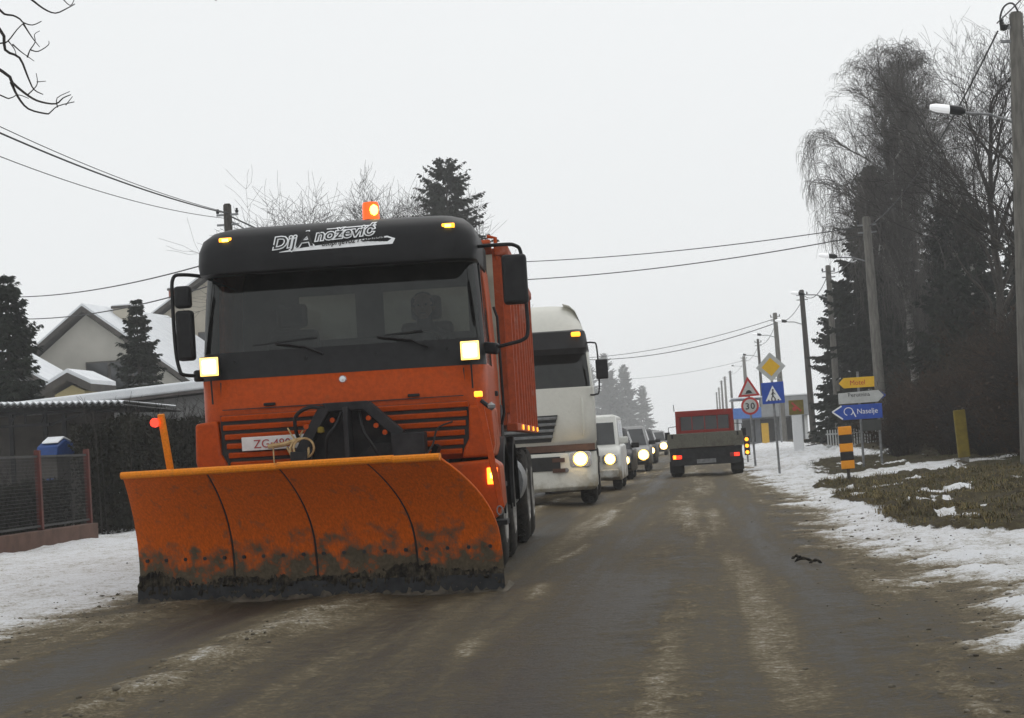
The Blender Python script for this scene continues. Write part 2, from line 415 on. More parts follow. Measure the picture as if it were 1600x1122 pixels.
# ------------------------------------------------------------------ ground, road, verges
def terrain_fields(x, y):
    wob = fbm(y * 0 + 3.0, y, 0.35, 1, 4) - 0.5
    wob2 = fbm(y * 0 + 9.0, y, 0.5, 2, 4) - 0.5
    n1 = fbm(x, y, 1.6, 0, 5) - 0.5
    n2 = fbm(x, y, 7.0, 1, 4) - 0.5
    nl = fbm(x * 3.0, y * 0.22, 1.0, 2, 4) - 0.5            # long streaks along the road
    xl = -4.72 + 0.5 * wob
    xr = 1.15 + 0.4 * wob2 - 0.30 * sst(13, 20, y) - 0.10 * sst(38, 60, y)
    sl = sst(-0.35, 0.70, xl - x + 1.0 * n1 + 0.5 * n2)
    sr = sst(-0.35, 0.85, x - xr + 1.1 * n1 + 0.6 * n2)
    patch = sst(-0.25, 0.25, n1 * 1.5 + n2)
    rg = lambda c, w: np.exp(-((x - c - 0.35 * wob) / w) ** 2)
    r1 = rg(-2.85, 0.27); r2 = rg(-1.38, 0.07) * sst(0.42, 0.6, fbm(y * 0 + 5, y, 0.6, 3, 3)); r3 = rg(-0.28, 0.30); r4 = rg(0.95, 0.30)
    r5 = rg(-4.3, 0.35)
    ns = fbm(x * 2.6, y * 0.07, 1.0, 1, 5, 0.62) - 0.5          # ruts run on for many metres
    slush = 0.23 + 0.34 * r1 * (0.6 + 0.5 * patch) + 0.30 * r2 + 0.22 * r3 * (0.6 + 0.5 * patch) + 0.24 * r4 * (0.5 + 0.5 * patch) + 0.26 * r5 * (0.5 + 0.5 * patch)
    slush = slush + 0.86 * ns + 0.25 * nl + 0.10 * n1 + 0.12 * n2 - 0.10 * (rg(-2.15, 0.22) + rg(0.35, 0.20) + rg(-3.6, 0.22) + rg(-0.95, 0.18))
    slush = np.clip(slush, 0.0, 0.62)
    sl = sl * (0.93 + 0.3 * n1); sr = sr * (0.92 + 0.5 * n1 + 0.4 * n2)
    snow = np.maximum(np.maximum(sl, sr), slush)
    # worn grassy bank on the right, crossed by a snowed-over driveway
    lo = 34.4 + 1.45 * (x - 1.85); hi = 40.5 + 1.4 * (x - 1.9)
    edge = 1.95 + 0.7 * wob2 + 0.9 * sst(19.5, 16.5, y) + 0.9 * (1 - sst(17.0, 18.3, y))
    g = sst(-0.15, 0.25, x - edge + 0.9 * n1) * sst(-0.5, 0.3, y - 17.4 + 2.2 * n1 + 0.25 * (x - 1.9)) * sst(-0.8, 0.5, lo - y + 3.5 * n1)
    g2 = sst(-0.4, 0.4, x - 2.6 + 1.5 * n1 - 0.03 * (y - 42)) * sst(-0.8, 0.8, y - hi + 3 * n1) * sst(62, 52, y + 8 * n1)
    g3 = sst(-1, 1, x - 5.6 + 2 * n1) * sst(40, 46, y)
    grass = np.maximum(np.maximum(g, g2), g3)
    spots = sst(0.63, 0.70, fbm(x * 1.5, y * 0.6, 1.3, 3, 4))
    grass = grass * (1 - 0.95 * spots * (1 - 0.6 * g3))
    h = 0.032 * r1 * (0.4 + patch) + 0.012 * r2 + 0.018 * r3 * patch + 0.02 * r4 * patch + 0.03 * r5 * patch + 0.012 * n2 * (0.25 + r1 + r3)
    h = h + 0.03 * n2 * np.maximum(sl, sr) + 0.10 * n1 * np.maximum(sl, sr)
    h = h + 0.07 * sl * sst(0, 1.5, xl - x) + 0.05 * sr * sst(0, 1.0, x - xr)
    h = h + np.maximum(g, np.maximum(g2, g3)) * (0.03 + 0.09 * n1 + 0.10 * n2) + 0.035 * np.clip(x - 2.6, 0, 5) * sst(15, 19, y)
    h = h - 0.008 * (np.exp(-((x + 2.15) / 0.25) ** 2) + np.exp(-((x - 0.35) / 0.22) ** 2) + np.exp(-((x + 3.6) / 0.25) ** 2))
    h = h + 0.10 * sst(0.2, 1.2, x - 1.6) * sst(48, 56, y) * (0.6 + 2 * n1)
    return h, snow, grass

def ground_mat():
    m, nt, b = _bsdf('slush_snow_and_mud')
    L = nt.links
    at = nt.nodes.new('ShaderNodeAttribute'); at.attribute_name = 'snow'
    ag = nt.nodes.new('ShaderNodeAttribute'); ag.attribute_name = 'grass'
    nA = _noise(nt, 9, 8, 0.7); nB = _noise(nt, 38, 5, 0.75)
    nS = _noise(nt, 1.0, 8, 0.65, mapping=(5.0, 0.35, 1))
    def math_(op, a, bv):
        k = nt.nodes.new('ShaderNodeMath'); k.operation = op
        for i, q in enumerate((a, bv)):
            if isinstance(q, (int, float)): k.inputs[i].default_value = q
            else: L.new(q, k.inputs[i])
        return k.outputs[0]
    f = math_('ADD', at.outputs['Fac'], math_('MULTIPLY', math_('SUBTRACT', nA.outputs['Fac'], 0.5), 0.85))
    f = math_('ADD', f, math_('MULTIPLY', math_('SUBTRACT', nB.outputs['Fac'], 0.5), 1.25))
    f = math_('ADD', f, math_('MULTIPLY', math_('SUBTRACT', nS.outputs['Fac'], 0.5), 0.45))
    rp = _ramp(nt, f, [(0.0, (0.020, 0.0155, 0.009)), (0.18, (0.058, 0.045, 0.0245)), (0.40, (0.132, 0.104, 0.061)), (0.62, (0.265, 0.228, 0.162)), (0.82, (0.62, 0.61, 0.59)), (1.0, (0.82, 0.83, 0.85))])
    nG = _noise(nt, 6, 8, 0.7)
    rg = _ramp(nt, nG.outputs['Fac'], [(0.3, (0.020, 0.015, 0.008)), (0.5, (0.055, 0.042, 0.018)), (0.7, (0.085, 0.074, 0.03))])
    mx = nt.nodes.new('ShaderNodeMix'); mx.data_type = 'RGBA'
    gf = math_('ADD', ag.outputs['Fac'], math_('MULTIPLY', math_('SUBTRACT', nA.outputs['Fac'], 0.5), 0.9))
    rgf = _ramp(nt, gf, [(0.42, (0, 0, 0)), (0.58, (1, 1, 1))])
    L.new(rgf.outputs[0], mx.inputs[0]); L.new(rp.outputs[0], mx.inputs[6]); L.new(rg.outputs[0], mx.inputs[7])
    L.new(mx.outputs[2], b.inputs['Base Color'])
    rr = nt.nodes.new('ShaderNodeMapRange'); rr.inputs[1].default_value = 0.05; rr.inputs[2].default_value = 0.42
    rr.inputs[3].default_value = 0.45; rr.inputs[4].default_value = 0.9
    L.new(f, rr.inputs[0]); L.new(rr.outputs[0], b.inputs['Roughness'])
    b.inputs['Specular IOR Level'].default_value = 0.16
    hb = math_('ADD', nB.outputs['Fac'], math_('MULTIPLY', nA.outputs['Fac'], 1.5))
    _bump(nt, b, hb, 0.8, 0.035)
    return m
M_ground = ground_mat()

def terrain_sheet(name, xs, ys, zoff=0.0):
    X, Y = np.meshgrid(xs, ys, indexing='ij')
    h, s, g = terrain_fields(X, Y)
    nx, ny = X.shape
    V = np.stack([X, Y, h + zoff], -1).reshape(-1, 3)
    I = np.arange(nx * ny).reshape(nx, ny)
    F = np.stack([I[:-1, :-1], I[1:, :-1], I[1:, 1:], I[:-1, 1:]], -1).reshape(-1, 4)
    o = np_mesh(name, V, F, M_ground, smooth=True)
    for nm, val in (('snow', s), ('grass', g)):
        a = o.data.attributes.new(nm, 'FLOAT', 'POINT'); a.data.foreach_set('value', val.astype(np.float32).ravel())
    o['kind'] = 'structure'
    return o
ys = [3.0]
while ys[-1] < 420: ys.append(ys[-1] * 1.0075 + 0.004)
ys = np.array(ys)
terrain_sheet('road', np.linspace(-5.0, 1.6, 150), ys)
terrain_sheet('verge_left', np.linspace(-16.0, -5.0, 110), ys)
terrain_sheet('verge_right', np.concatenate([np.linspace(1.6, 5.0, 70), np.linspace(5.15, 16, 50)]), ys)
gs = MB(); gs.add([(-590, -590, -0.16), (590, -590, -0.16), (590, 590, -0.16), (-590, 590, -0.16)], [(0, 1, 2, 3)])
tag(gs.build('ground', mottled('snowy_field', (0.42, 0.42, 0.40), (0.74, 0.75, 0.77), 0.15, 0.9), smooth=0), kind='structure')

# trodden slush lumps
def lumps(name, n, fn, mat, smin, smax):
    ico = bmesh.new(); bmesh.ops.create_icosphere(ico, subdivisions=1, radius=1.0)
    bv = np.array([v.co[:] for v in ico.verts]); bf = np.array([[v.index for v in f.verts] for f in ico.faces]); ico.free()
    P = fn(n)
    h, s, g = terrain_fields(P[:, 0], P[:, 1])
    size = smin * (smax / smin) ** (RNG.random(len(P)) ** 2.2)
    sc = size[:, None, None] * (0.6 + 0.8 * RNG.random((len(P), 1, 3))) * np.array([1, 1, 0.55])
    V = bv[None] * (0.75 + 0.5 * RNG.random((len(P), len(bv), 1))) * sc
    V += np.stack([P[:, 0], P[:, 1], h + size * 0.12], -1)[:, None, :]
    F = (np.arange(len(P))[:, None, None] * len(bv) + bf[None]).reshape(-1, 3)
    o = np_mesh(name, V.reshape(-1, 3), F, mat, smooth=True)
    return o
def pos_lines(centers):
    def fn(n):
        c = RNG.choice(len(centers), n, p=np.array([q[2] for q in centers]) / sum(q[2] for q in centers))
        cx = np.array([q[0] for q in centers])[c]; w = np.array([q[1] for q in centers])[c]
        y = 6.0 * (45 / 6.0) ** (RNG.random(n) ** 1.1)
        x = cx + w * RNG.standard_normal(n)
        return np.stack([x, y], -1)
    return fn
tag(lumps('slush_lumps', 2400, pos_lines([(-2.85, 0.16, 2), (1.5, 0.35, 4), (-4.8, 0.3, 5)]),
          mottled('slush_lump', (0.07, 0.058, 0.041), (0.17, 0.15, 0.115), 5, 0.9), 0.005, 0.022),
    'grey brown lumps of slush scattered over the road', 'slush', kind='stuff')
tag(lumps('dirt_crumbs', 1800, pos_lines([(-5.0, 0.4, 3), (1.9, 0.4, 3)]),
          mottled('dirt_crumb', (0.018, 0.015, 0.011), (0.06, 0.05, 0.035), 5, 0.9), 0.003, 0.010),
    'dark crumbs of dirt along the road edges', 'dirt', kind='stuff')
for (x, y, l, lb) in ((0.74, 15.9, 0.10, 'largest dark clod of mud lying in the right wheel track'), (0.82, 15.6, 0.08, 'dark clod of mud just in front of the largest one'), (0.70, 16.2, 0.06, 'small dark clod of mud behind the largest one')):
    a = random.uniform(-0.6, 0.6)
    pts = [(x + l * (t - 0.5) * math.cos(a) * 1.4, y + l * (t - 0.5) * 1.2 * math.sin(a) + 0.03 * math.sin(5 * t), 0.012 + 0.02 * math.sin(3 * t) + random.uniform(0, 0.01)) for t in np.linspace(0, 1, 7)]
    tag(MB().tube(pts, [0.005, 0.014, 0.008, 0.015, 0.010, 0.013, 0.004], 7).build('mud_clod', M_caked), lb, 'mud clod')

# dry grass on the right bank
def grass_blades(name, n, x0, x1, y0, y1, hmin, hmax, mat, thr=0.35):
    u = RNG.random(n * 4); y = y0 * (y1 / y0) ** u
    x = x0 + (x1 - x0) * RNG.random(n * 4)
    h, s, g = terrain_fields(x, y)
    clump = fbm(x, y, 2.2, 3, 3)
    keep = (g > thr) & (RNG.random(n * 4) < sst(0.42, 0.62, clump) + 0.06)
    x, y, h, clump = x[keep][:n], y[keep][:n], h[keep][:n], clump[keep][:n]
    m = len(x); L = (hmin + (hmax - hmin) * RNG.random(m) ** 2) * (0.5 + clump)
    a = RNG.random(m) * 2 * math.pi; lean = 0.4 + 1.6 * RNG.random(m)
    w = 0.0025 + 0.003 * RNG.random(m)
    d = np.stack([np.cos(a), np.sin(a), np.zeros(m)], -1); sd = np.stack([-np.sin(a), np.cos(a), np.zeros(m)], -1)
    base = np.stack([x, y, h - 0.01], -1)
    mid = base + d * (L * lean * 0.25)[:, None] + np.array([0, 0, 1]) * (L * 0.6)[:, None]
    tip = base + d * (L * lean * 0.8)[:, None] + np.array([0, 0, 1]) * (L * np.maximum(0.25, 1 - 0.35 * lean))[:, None]
    V = np.stack([base - sd * w[:, None], base + sd * w[:, None], mid + sd * w[:, None], mid - sd * w[:, None], tip], 1)
    F = np.array([[0, 1, 2], [0, 2, 3], [3, 2, 4]])
    F = (np.arange(m)[:, None, None] * 5 + F[None]).reshape(-1, 3)
    return np_mesh(name, V.reshape(-1, 3), F, mat)
tag(grass_blades('dry_grass', 52000, 1.8, 8.0, 16.8, 36, 0.015, 0.11, mottled('dry_grass', (0.06, 0.045, 0.016), (0.20, 0.155, 0.058), 1.6, 0.9)),
    'dead brown and straw coloured grass on the right bank', 'grass', kind='stuff')
tag(grass_blades('green_grass', 26000, 2.0, 9.0, 18, 62, 0.015, 0.085, mottled('green_grass', (0.03, 0.034, 0.012), (0.075, 0.085, 0.03), 0.7, 0.9)),
    'short dull green grass on the right bank', 'grass', kind='stuff')

# ------------------------------------------------------------------ the snowplough truck
TR = empty('snowplow_truck', (-3.0, 15.95, 0), R(3.0), 'orange tipper truck with black roof visor and a big orange snow plough blade', 'snowplow truck')
def cab_ring(z, yf, hw, r=0.20, yb=1.95, k=6, nf=8):
    p = [(-hw, yb, z), (-hw, 1.42, z), (-hw, 1.05, z), (-hw, 0.48, z), (-hw, yf + r, z)]
    for i in range(1, k + 1):
        t = math.pi / 2 * i / k
        p.append((-hw + r - r * math.cos(t), yf + r - r * math.sin(t), z))
    for i in range(1, nf):
        x = (-hw + r) + (2 * (hw - r)) * i / nf; p.append((x, yf - 0.03 * (1 - (x / (hw - r)) ** 2), z))
    for i in range(0, k):
        t = math.pi / 2 * (1 - i / k)
        p.append((hw - r + r * math.cos(t), yf + r - r * math.sin(t), z))
    p += [(hw, yf + r, z), (hw, 0.48, z), (hw, 1.05, z), (hw, 1.42, z), (hw, yb, z)]
    return p
# point order: 0..4 left side, 5..10 left corner, 11..17 front, 18..23 right corner, 24..28 right side
LV = [(1.02, 0.03, 1.205), (1.45, 0.0, 1.215), (1.80, 0.0, 1.215), (1.815, 0.012, 1.213), (2.03, 0.05, 1.205), (2.40, 0.13, 1.19), (2.72, 0.21, 1.17), (2.90, 0.28, 1.14)]
RG = [cab_ring(*l) for l in LV]
def ring_faces(pick):
    m = MB(); n = len(RG[0]); m.v = [p for r in RG for p in r]
    for i in range(len(RG) - 1):
        for k in range(n - 1):
            if pick(i, k): m.f.append((i * n + k, i * n + k + 1, (i + 1) * n + k + 1, (i + 1) * n + k))
    return m
front = lambda k: 6 <= k <= 21
corner = lambda k: (4 <= k <= 5) or (22 <= k <= 23)
side_win = lambda k: k in (2, 3, 24, 25)
def clean(o):
    bm = bmesh.new(); bm.from_mesh(o.data)
    bmesh.ops.delete(bm, geom=[v for v in bm.verts if not v.link_faces], context='VERTS'); bm.to_mesh(o.data); bm.free(); return o
shell = clean(ring_faces(lambda i, k: (i <= 1) or (i >= 2 and not front(k) and not corner(k) and not (3 <= i <= 5 and side_win(k)))).build('cab_shell', M_orange, TR))
sol = shell.modifiers.new('thickness', 'SOLIDIFY'); sol.thickness = 0.03; sol.offset = -1
clean(ring_faces(lambda i, k: (i >= 2 and corner(k)) or (2 <= i <= 3 and front(k))).build('windscreen_surround', M_black, TR))
clean(ring_faces(lambda i, k: 4 <= i <= 6 and front(k)).build('windscreen', M_glass, TR))
for sd in (0, 1):
    clean(ring_faces(lambda i, k: 3 <= i <= 5 and (k in ((2, 3), (24, 25))[sd])).build('side_window', M_glass, TR))
# roof: black moulded visor and roof dome
vis = [(2.685, -0.01, 1.16), (2.70, -0.05, 1.185), (2.78, -0.06, 1.195), (2.90, -0.03, 1.19), (3.00, 0.03, 1.16), (3.07, 0.13, 1.09), (3.11, 0.28, 1.00), (3.13, 0.48, 0.90), (3.14, 0.75, 0.78)]
mv = MB(); mv.loft([cab_ring(z, yf, hw, 0.22, 1.0) for z, yf, hw in vis])
top = cab_ring(3.14, 0.75, 0.78, 0.22, 1.0); mv.add(top, [tuple(range(len(top)))])
b0 = cab_ring(2.685, -0.01, 1.16, 0.22, 1.0); b1 = cab_ring(2.69, 0.17, 1.13, 0.2, 1.0); mv.loft([b1, b0])
visor = mv.build('roof_visor', M_visor, TR, smooth=50)
rb = MB(); rb.loft([cab_ring(2.88, 0.8, 1.14, 0.1, 1.95), cab_ring(3.02, 0.85, 1.06, 0.1, 1.92), cab_ring(3.08, 0.95, 0.9, 0.1, 1.85)], cap=True)
rb.build('rear_roof', M_orange, TR)
for x in (-0.72, 0.05, 0.74):
    MB().tube([(x, 0.115, 3.035), (x, 0.10, 3.015)], 0.012, 8).build('visor_bolt', M_black, visor)
for x, z in ((-0.93, 2.985), (0.97, 2.985)):
    MB().box(x - 0.055, x + 0.055, 0.015, 0.06, z - 0.022, z + 0.022).build('marker_lamp', M_amber, visor, 0.01)
    MB().box(x - 0.028, x + 0.028, 0.004, 0.0145, z - 0.012, z + 0.012).build('marker_bulb', M_amber_core, visor, 0.004)
# firm's lettering on the visor
def vsurf(x, z):
    """front of the visor at x, z"""
    yf = np.interp(z, [v[0] for v in vis], [v[1] for v in vis]); hw = np.interp(z, [v[0] for v in vis], [v[2] for v in vis]) - 0.22
    return float(yf - 0.03 * (1 - (x / hw) ** 2))
def wrap(o, off):
    for v in o.data.vertices:
        v.co.x += o.location.x; v.co.z += o.location.z; v.co.y = vsurf(v.co.x, v.co.z) - off + min(0.0, v.co.y)
    o.location = (0, 0, 0)
nm = 'Dij', 'A', 'nožević'
def word(x, z, body, size, rot=R(4.0)):
    wrap(text_mesh('lettering', body, size, M_flatwhite, visor, (x, 0, z), offset=0.010, shear=0.22, rot=rot, sx=1.12), 0.006)
    wrap(text_mesh('lettering', body, size, M_flatblack, visor, (x, 0, z), offset=0.0, shear=0.22, rot=rot, sx=1.12), 0.011)
word(-0.52, 2.872, 'Dij', 0.15)
word(-0.318, 2.872, 'A', 0.20)
word(-0.158, 2.922, 'nožević', 0.142, R(3.0))
def strip(lo_, hi_, off):
    n = len(lo_); m = MB()
    m.add([(x, vsurf(x, z) - off, z) for x, z in lo_] + [(x, vsurf(x, z) - off, z) for x, z in hi_], [(i, i + 1, i + n + 1, i + n) for i in range(n - 1)])
    m.build('swoosh', M_flatwhite, visor, smooth=60)
xsn = np.linspace(-0.46, 0.50, 24)
hi_ = [(x, 2.845 + 0.088 * (x + 0.46) ** 0.8) for x in xsn]; hi_[-1] = (0.525, hi_[-1][1] - 0.03)
strip([(x, 2.842 + 0.012 * (x + 0.46)) for x in xsn], hi_, 0.003)
xs2 = np.linspace(-0.06, 0.36, 12)
strip([(x, 3.022 + 0.02 * (x + 0.06)) for x in xs2], [(x, 3.030 + 0.03 * (x + 0.06)) for x in xs2], 0.003)
wrap(text_mesh('lettering', 'utoprijevoz i Gradnja', 0.062, M_flatblack, visor, (-0.10, 0, 2.872), shear=0.25, rot=R(2.6), sx=1.0, offset=0.001), 0.009)
# rotating beacon
MB().lathe_z([(0.001, 0), (0.09, 0), (0.085, 0.03), (0.001, 0.03)], 18, (0.24, 0.75, 3.135)).build('beacon_base', M_black, TR)
bc = MB().lathe_z([(0.001, 0.0), (0.076, 0.0), (0.074, 0.13), (0.066, 0.155), (0.001, 0.165)], 18, (0.24, 0.75, 3.165)).build('beacon_lamp', M_beacon, TR)
MB().lathe_z([(0.001, -0.05), (0.03, -0.03), (0.036, 0.0), (0.03, 0.03), (0.001, 0.05)], 12, (0.275, 0.688, 3.245)).build('beacon_bulb', M_amber_core, bc)
# cab interior
inn = MB(); inn.box(-1.17, 1.17, 1.86, 1.90, 1.1, 2.20); inn.box(-1.17, 1.17, 1.86, 1.90, 2.62, 2.95)
for a, b_ in ((-1.17, -0.62), (-0.08, 0.18), (0.98, 1.17)): inn.box(a, b_, 1.862, 1.898, 2.20, 2.62)
inn.build('cab_back_wall', M_inner, TR)
for a, b_ in ((-0.62, -0.08), (0.18, 0.98)): MB().box(a, b_, 1.87, 1.88, 2.20, 2.62).build('rear_window', glass('rear_glass', (0.93, 0.93, 0.9)), TR)
MB().box(-1.14, 1.14, 0.14, 0.55, 1.75, 1.99).build('dashboard', M_inner, TR, 0.04)
MB().box(-1.17, 1.17, 0.12, 1.88, 1.10, 1.14).build('cab_floor', M_inner, TR)
for sx in (-0.62, 0.62):
    st = MB().box(sx - 0.26, sx + 0.26, 0.95, 1.45, 1.45, 1.62).build('seat', M_inner, TR, 0.05)
    MB().box(sx - 0.24, sx + 0.24, 1.38, 1.52, 1.60, 2.28).build('backrest', M_inner, st, 0.05)
    MB().box(sx - 0.14, sx + 0.14, 1.40, 1.50, 2.30, 2.52).build('headrest', M_inner, st, 0.04)
wp = MB(); wp.tube([(0.62 + 0.23 * math.cos(t), 0.72 - 0.10 * math.sin(t), 1.99 + 0.16 * math.sin(t)) for t in np.linspace(0, 2 * math.pi, 25)], 0.014, 6)
wp.tube([(0.62, 0.72, 1.99), (0.62, 0.6, 1.8)], 0.03, 8); wp.tube([(0.40, 0.72, 1.99), (0.84, 0.72, 1.99)], 0.015, 6)
wp.build('steering_wheel', M_black, TR)
# wipers
for x0, x1 in ((-0.15, -0.75), (0.75, 0.08)):
    wb = MB().tube([(x0, -0.0, 1.97), (x0 - 0.15, 0.005, 2.04), ((x0 + x1) / 2 - 0.1, 0.02, 2.085)], 0.011, 6).build('wiper', M_black, TR)
    MB().bar((x1, 0.055, 2.075), (x0 - 0.05, 0.038, 2.115), 0.018, 0.016).build('wiper_blade', M_black, wb)
# front panel: seams, badge, slats
for x in (-1.03, 1.03):
    MB().bar((x, -0.004 + 0.012, 1.78), (x, 0.012, 1.47), 0.010, 0.014).build('panel_gap', M_flatblack, TR)
MB().lathe_z([(0.001, 0.012), (0.026, 0.010), (0.034, 0.0)], 20).build('badge', M_chrome, TR).matrix_local = Matrix.Translation((0.01, -0.03, 1.745)) @ Matrix.Rotation(R(90), 4, 'X')
MB().bar((-1.02, -0.034, 1.545), (1.02, -0.034, 1.545), 0.012, 0.008, (0, 0, 1)).build('panel_gap', M_flatblack, TR)
for x in (-0.62, 0.60): MB().box(x - 0.05, x + 0.05, -0.045, -0.02, 1.56, 1.585).build('bonnet_catch', M_black, TR, 0.006)
for x in (-0.9, -0.3, 0.3, 0.9): MB().tube([(x, 0.0, 1.945), (x, -0.012, 1.945)], 0.014, 8).build('washer_jet', M_black, TR)
MB().box(-1.04, 1.05, -0.036, 0.01, 1.06, 1.50).build('grille_back', M_flatblack, TR)
for i in range(6):
    z = 1.478 - i * 0.078
    for xa, xb in ((-1.03 + 0.012 * i, -0.05), (0.20, 1.055 - 0.014 * i)):
        m = MB(); m.prism_x([(-0.07, z - 0.03), (-0.078, z + 0.012), (-0.03, z + 0.02), (-0.02, z - 0.03)], xa, xb)
        m.build('grille_slat', M_orange, TR, 0.006)
for sgn in (-1, 1):
    # corner panels beside the grille and bumper ends
    x0, x1 = (sgn * 1.03, sgn * 1.245)
    c = MB(); c.prism_y([(sgn * 0.98, 1.02), (sgn * 1.235, 1.02), (sgn * 1.26, 1.12), (sgn * 1.25, 1.44), (sgn * 1.06, 1.46), (sgn * 1.045, 1.18), (sgn * 1.0, 1.10)][::sgn], -0.085, 0.75)
    c.build('corner_panel', M_orange, TR, 0.025, seg=3)
    bmp = MB(); bmp.prism_y([(sgn * 0.70, 0.98), (sgn * 1.22, 1.0), (sgn * 1.29, 0.95), (sgn * 1.30, 0.62), (sgn * 1.24, 0.50), (sgn * 0.70, 0.52)][::-sgn], -0.10, 0.55)
    bp = bmp.build('bumper', M_orange, TR, 0.03, seg=3)
    MB().box(sgn * 1.225 - 0.045, sgn * 1.225 + 0.045, -0.118, -0.09, 0.79, 0.93).build('indicator_lamp', M_redcore if sgn > 0 else M_black, bp, 0.01)
    if sgn > 0: MB().box(1.205, 1.235, -0.128, -0.1195, 0.84, 0.885).build('indicator_bulb', M_amber_core, bp, 0.004)
    MB().tube([(sgn * 1.12, -0.11, 0.68), (sgn * 1.12, -0.15, 0.65), (sgn * 1.13, -0.15, 0.60), (sgn * 1.14, -0.13, 0.60)], 0.012, 6).build('tow_hook', M_chrome, bp)
    # square work lamps at the foot of the windscreen
    hx = sgn * 1.10
    lb = MB().box(hx - 0.085, hx + 0.085, -0.10, -0.02, 1.83, 2.0).build('work_lamp', M_black, TR, 0.015)
    MB().box(hx - 0.078, hx + 0.078, -0.110, -0.098, 1.837, 1.993).build('lamp_lens', M_headrim, lb, 0.02)
    MB().box(hx - 0.054, hx + 0.054, -0.120, -0.1105, 1.861, 1.969).build('lamp_bulb', M_head, lb, 0.02)
    MB().tube([(hx, -0.06, 1.83), (hx, -0.03, 1.60)], 0.008, 6).build('lamp_cable', M_black, lb)
MB().box(-0.72, 0.72, -0.08, 0.4, 0.52, 1.04).build('bumper_centre', M_steel, TR, 0.02)
MB().box(-0.86, -0.30, -0.105, -0.09, 1.19, 1.305).build('number_plate', mottled('plate_white', (0.55, 0.55, 0.54), (0.66, 0.66, 0.65), 14, 0.5), TR, 0.004)
text_mesh('plate_lettering', 'ZG·490', 0.10, mottled('plate_red', (0.30, 0.03, 0.03), (0.36, 0.05, 0.05), 20, 0.6), TR, (-0.76, -0.109, 1.21), sx=1.0)
# plough mounting frame
mf = MB()
mf.prism_y([(-0.14, 1.545), (0.24, 1.545), (0.24, 1.47), (-0.10, 1.47)][::-1], -0.30, -0.16)
mf.bar((-0.12, -0.23, 1.51), (-0.36, -0.23, 1.12), 0.09, 0.14, (0, 1, 0)); mf.bar((0.22, -0.23, 1.51), (0.50, -0.23, 1.24), 0.09, 0.14, (0, 1, 0))
mf.box(0.42, 0.70, -0.36, -0.10, 1.06, 1.26); mf.box(-0.42, -0.28, -0.34, -0.10, 0.85, 1.16)
MNT = mf.build('plough_mount', M_steel, TR, 0.01)
MB().prism_y([(-0.32, 0.9), (0.52, 0.9), (0.46, 1.22), (0.20, 1.48), (-0.10, 1.48), (-0.30, 1.14)], -0.15, -0.09).build('mounting_plate', M_steel, MNT)
MB().box(0.045, 0.085, -0.42, -0.14, 0.9, 1.50).build('centre_rib', M_steel, MNT, 0.005)
MB().box(-0.26, -0.24, -0.30, -0.14, 0.9, 1.24).build('side_rib', M_steel, MNT, 0.004)
MB().prism_y([(0.10, 0.9), (0.46, 0.9), (0.42, 1.18), (0.28, 1.20), (0.12, 1.08)], -0.22, -0.155).build('gusset_plate', M_steel, MNT, 0.006)
for x, z in ((0.24, 1.40), (0.30, 1.335), (0.37, 1.275), (-0.06, 1.40), (-0.28, 1.36)):
    MB().tube([(x, -0.30, z), (x, -0.25, z)], 0.022, 8).build('bolt', M_orange, MNT)
MB().lathe_z([(0.001, 0.03), (0.026, 0.02), (0.03, -0.02), (0.001, -0.03)], 12, (-0.155, -0.32, 1.325)).build('coupling_cap', M_gasyellow, MNT)
def arc(pts, n=8):
    pts = [Vector(p) for p in pts]; o = []
    for i in range(len(pts) - 1):
        p0 = pts[max(i - 1, 0)]; p1 = pts[i]; p2 = pts[i + 1]; p3 = pts[min(i + 2, len(pts) - 1)]
        for k in range(n):
            t = k / n
            o.append(0.5 * ((2 * p1) + (p2 - p0) * t + (2 * p0 - 5 * p1 + 4 * p2 - p3) * t * t + (3 * p1 - p0 - 3 * p2 + p3) * t ** 3))
    o.append(pts[-1]); return o
MB().tube(arc([(-0.12, -0.28, 1.50), (-0.25, -0.3, 1.515), (-0.36, -0.3, 1.45), (-0.37, -0.26, 1.32), (-0.33, -0.2, 1.2)]), 0.016, 8).build('hydraulic_hose', M_black, MNT)
MB().tube(arc([(0.02, -0.28, 1.46), (-0.03, -0.34, 1.35), (-0.10, -0.36, 1.26), (-0.12, -0.3, 1.1), (-0.1, -0.3, 0.95)]), 0.014, 8).build('hydraulic_hose', M_black, MNT)
MB().tube(arc([(0.16, -0.25, 1.46), (0.2, -0.36, 1.3), (0.3, -0.38, 1.12), (0.34, -0.3, 0.95)]), 0.014, 8).build('hydraulic_hose', M_black, MNT)
def loop(cx, cz, rx, rz, y, ph): return [(cx + rx * math.cos(t + ph), y + 0.015 * math.sin(2 * t), cz + rz * math.sin(t + ph)) for t in np.linspace(0, 2 * math.pi, 22)]
MB().tube(loop(-0.345, 1.165, 0.075, 0.095, -0.29, 0.2), 0.011, 7).build('rope_coil', M_rope, MNT)
MB().tube(loop(-0.305, 1.185, 0.085, 0.080, -0.31, 0.9), 0.010, 7).build('rope_coil', M_rope, MNT)
MB().tube(arc([(-0.62, -0.20, 1.215), (-0.50, -0.22, 1.225), (-0.40, -0.26, 1.245), (-0.33, -0.28, 1.26)]), 0.020, 7).build('rope_lashing', M_rope, MNT)
MB().tube(arc([(-0.46, -0.22, 1.20), (-0.42, -0.26, 1.13), (-0.37, -0.29, 1.07), (-0.30, -0.29, 1.045)]), 0.010, 7).build('rope_tail', M_rope, MNT)
MB().tube(arc([(-0.45, -0.2, 1.36), (-0.38, -0.25, 1.26), (-0.32, -0.22, 1.33)]), 0.007, 6).build('rope_end', M_rope, MNT)
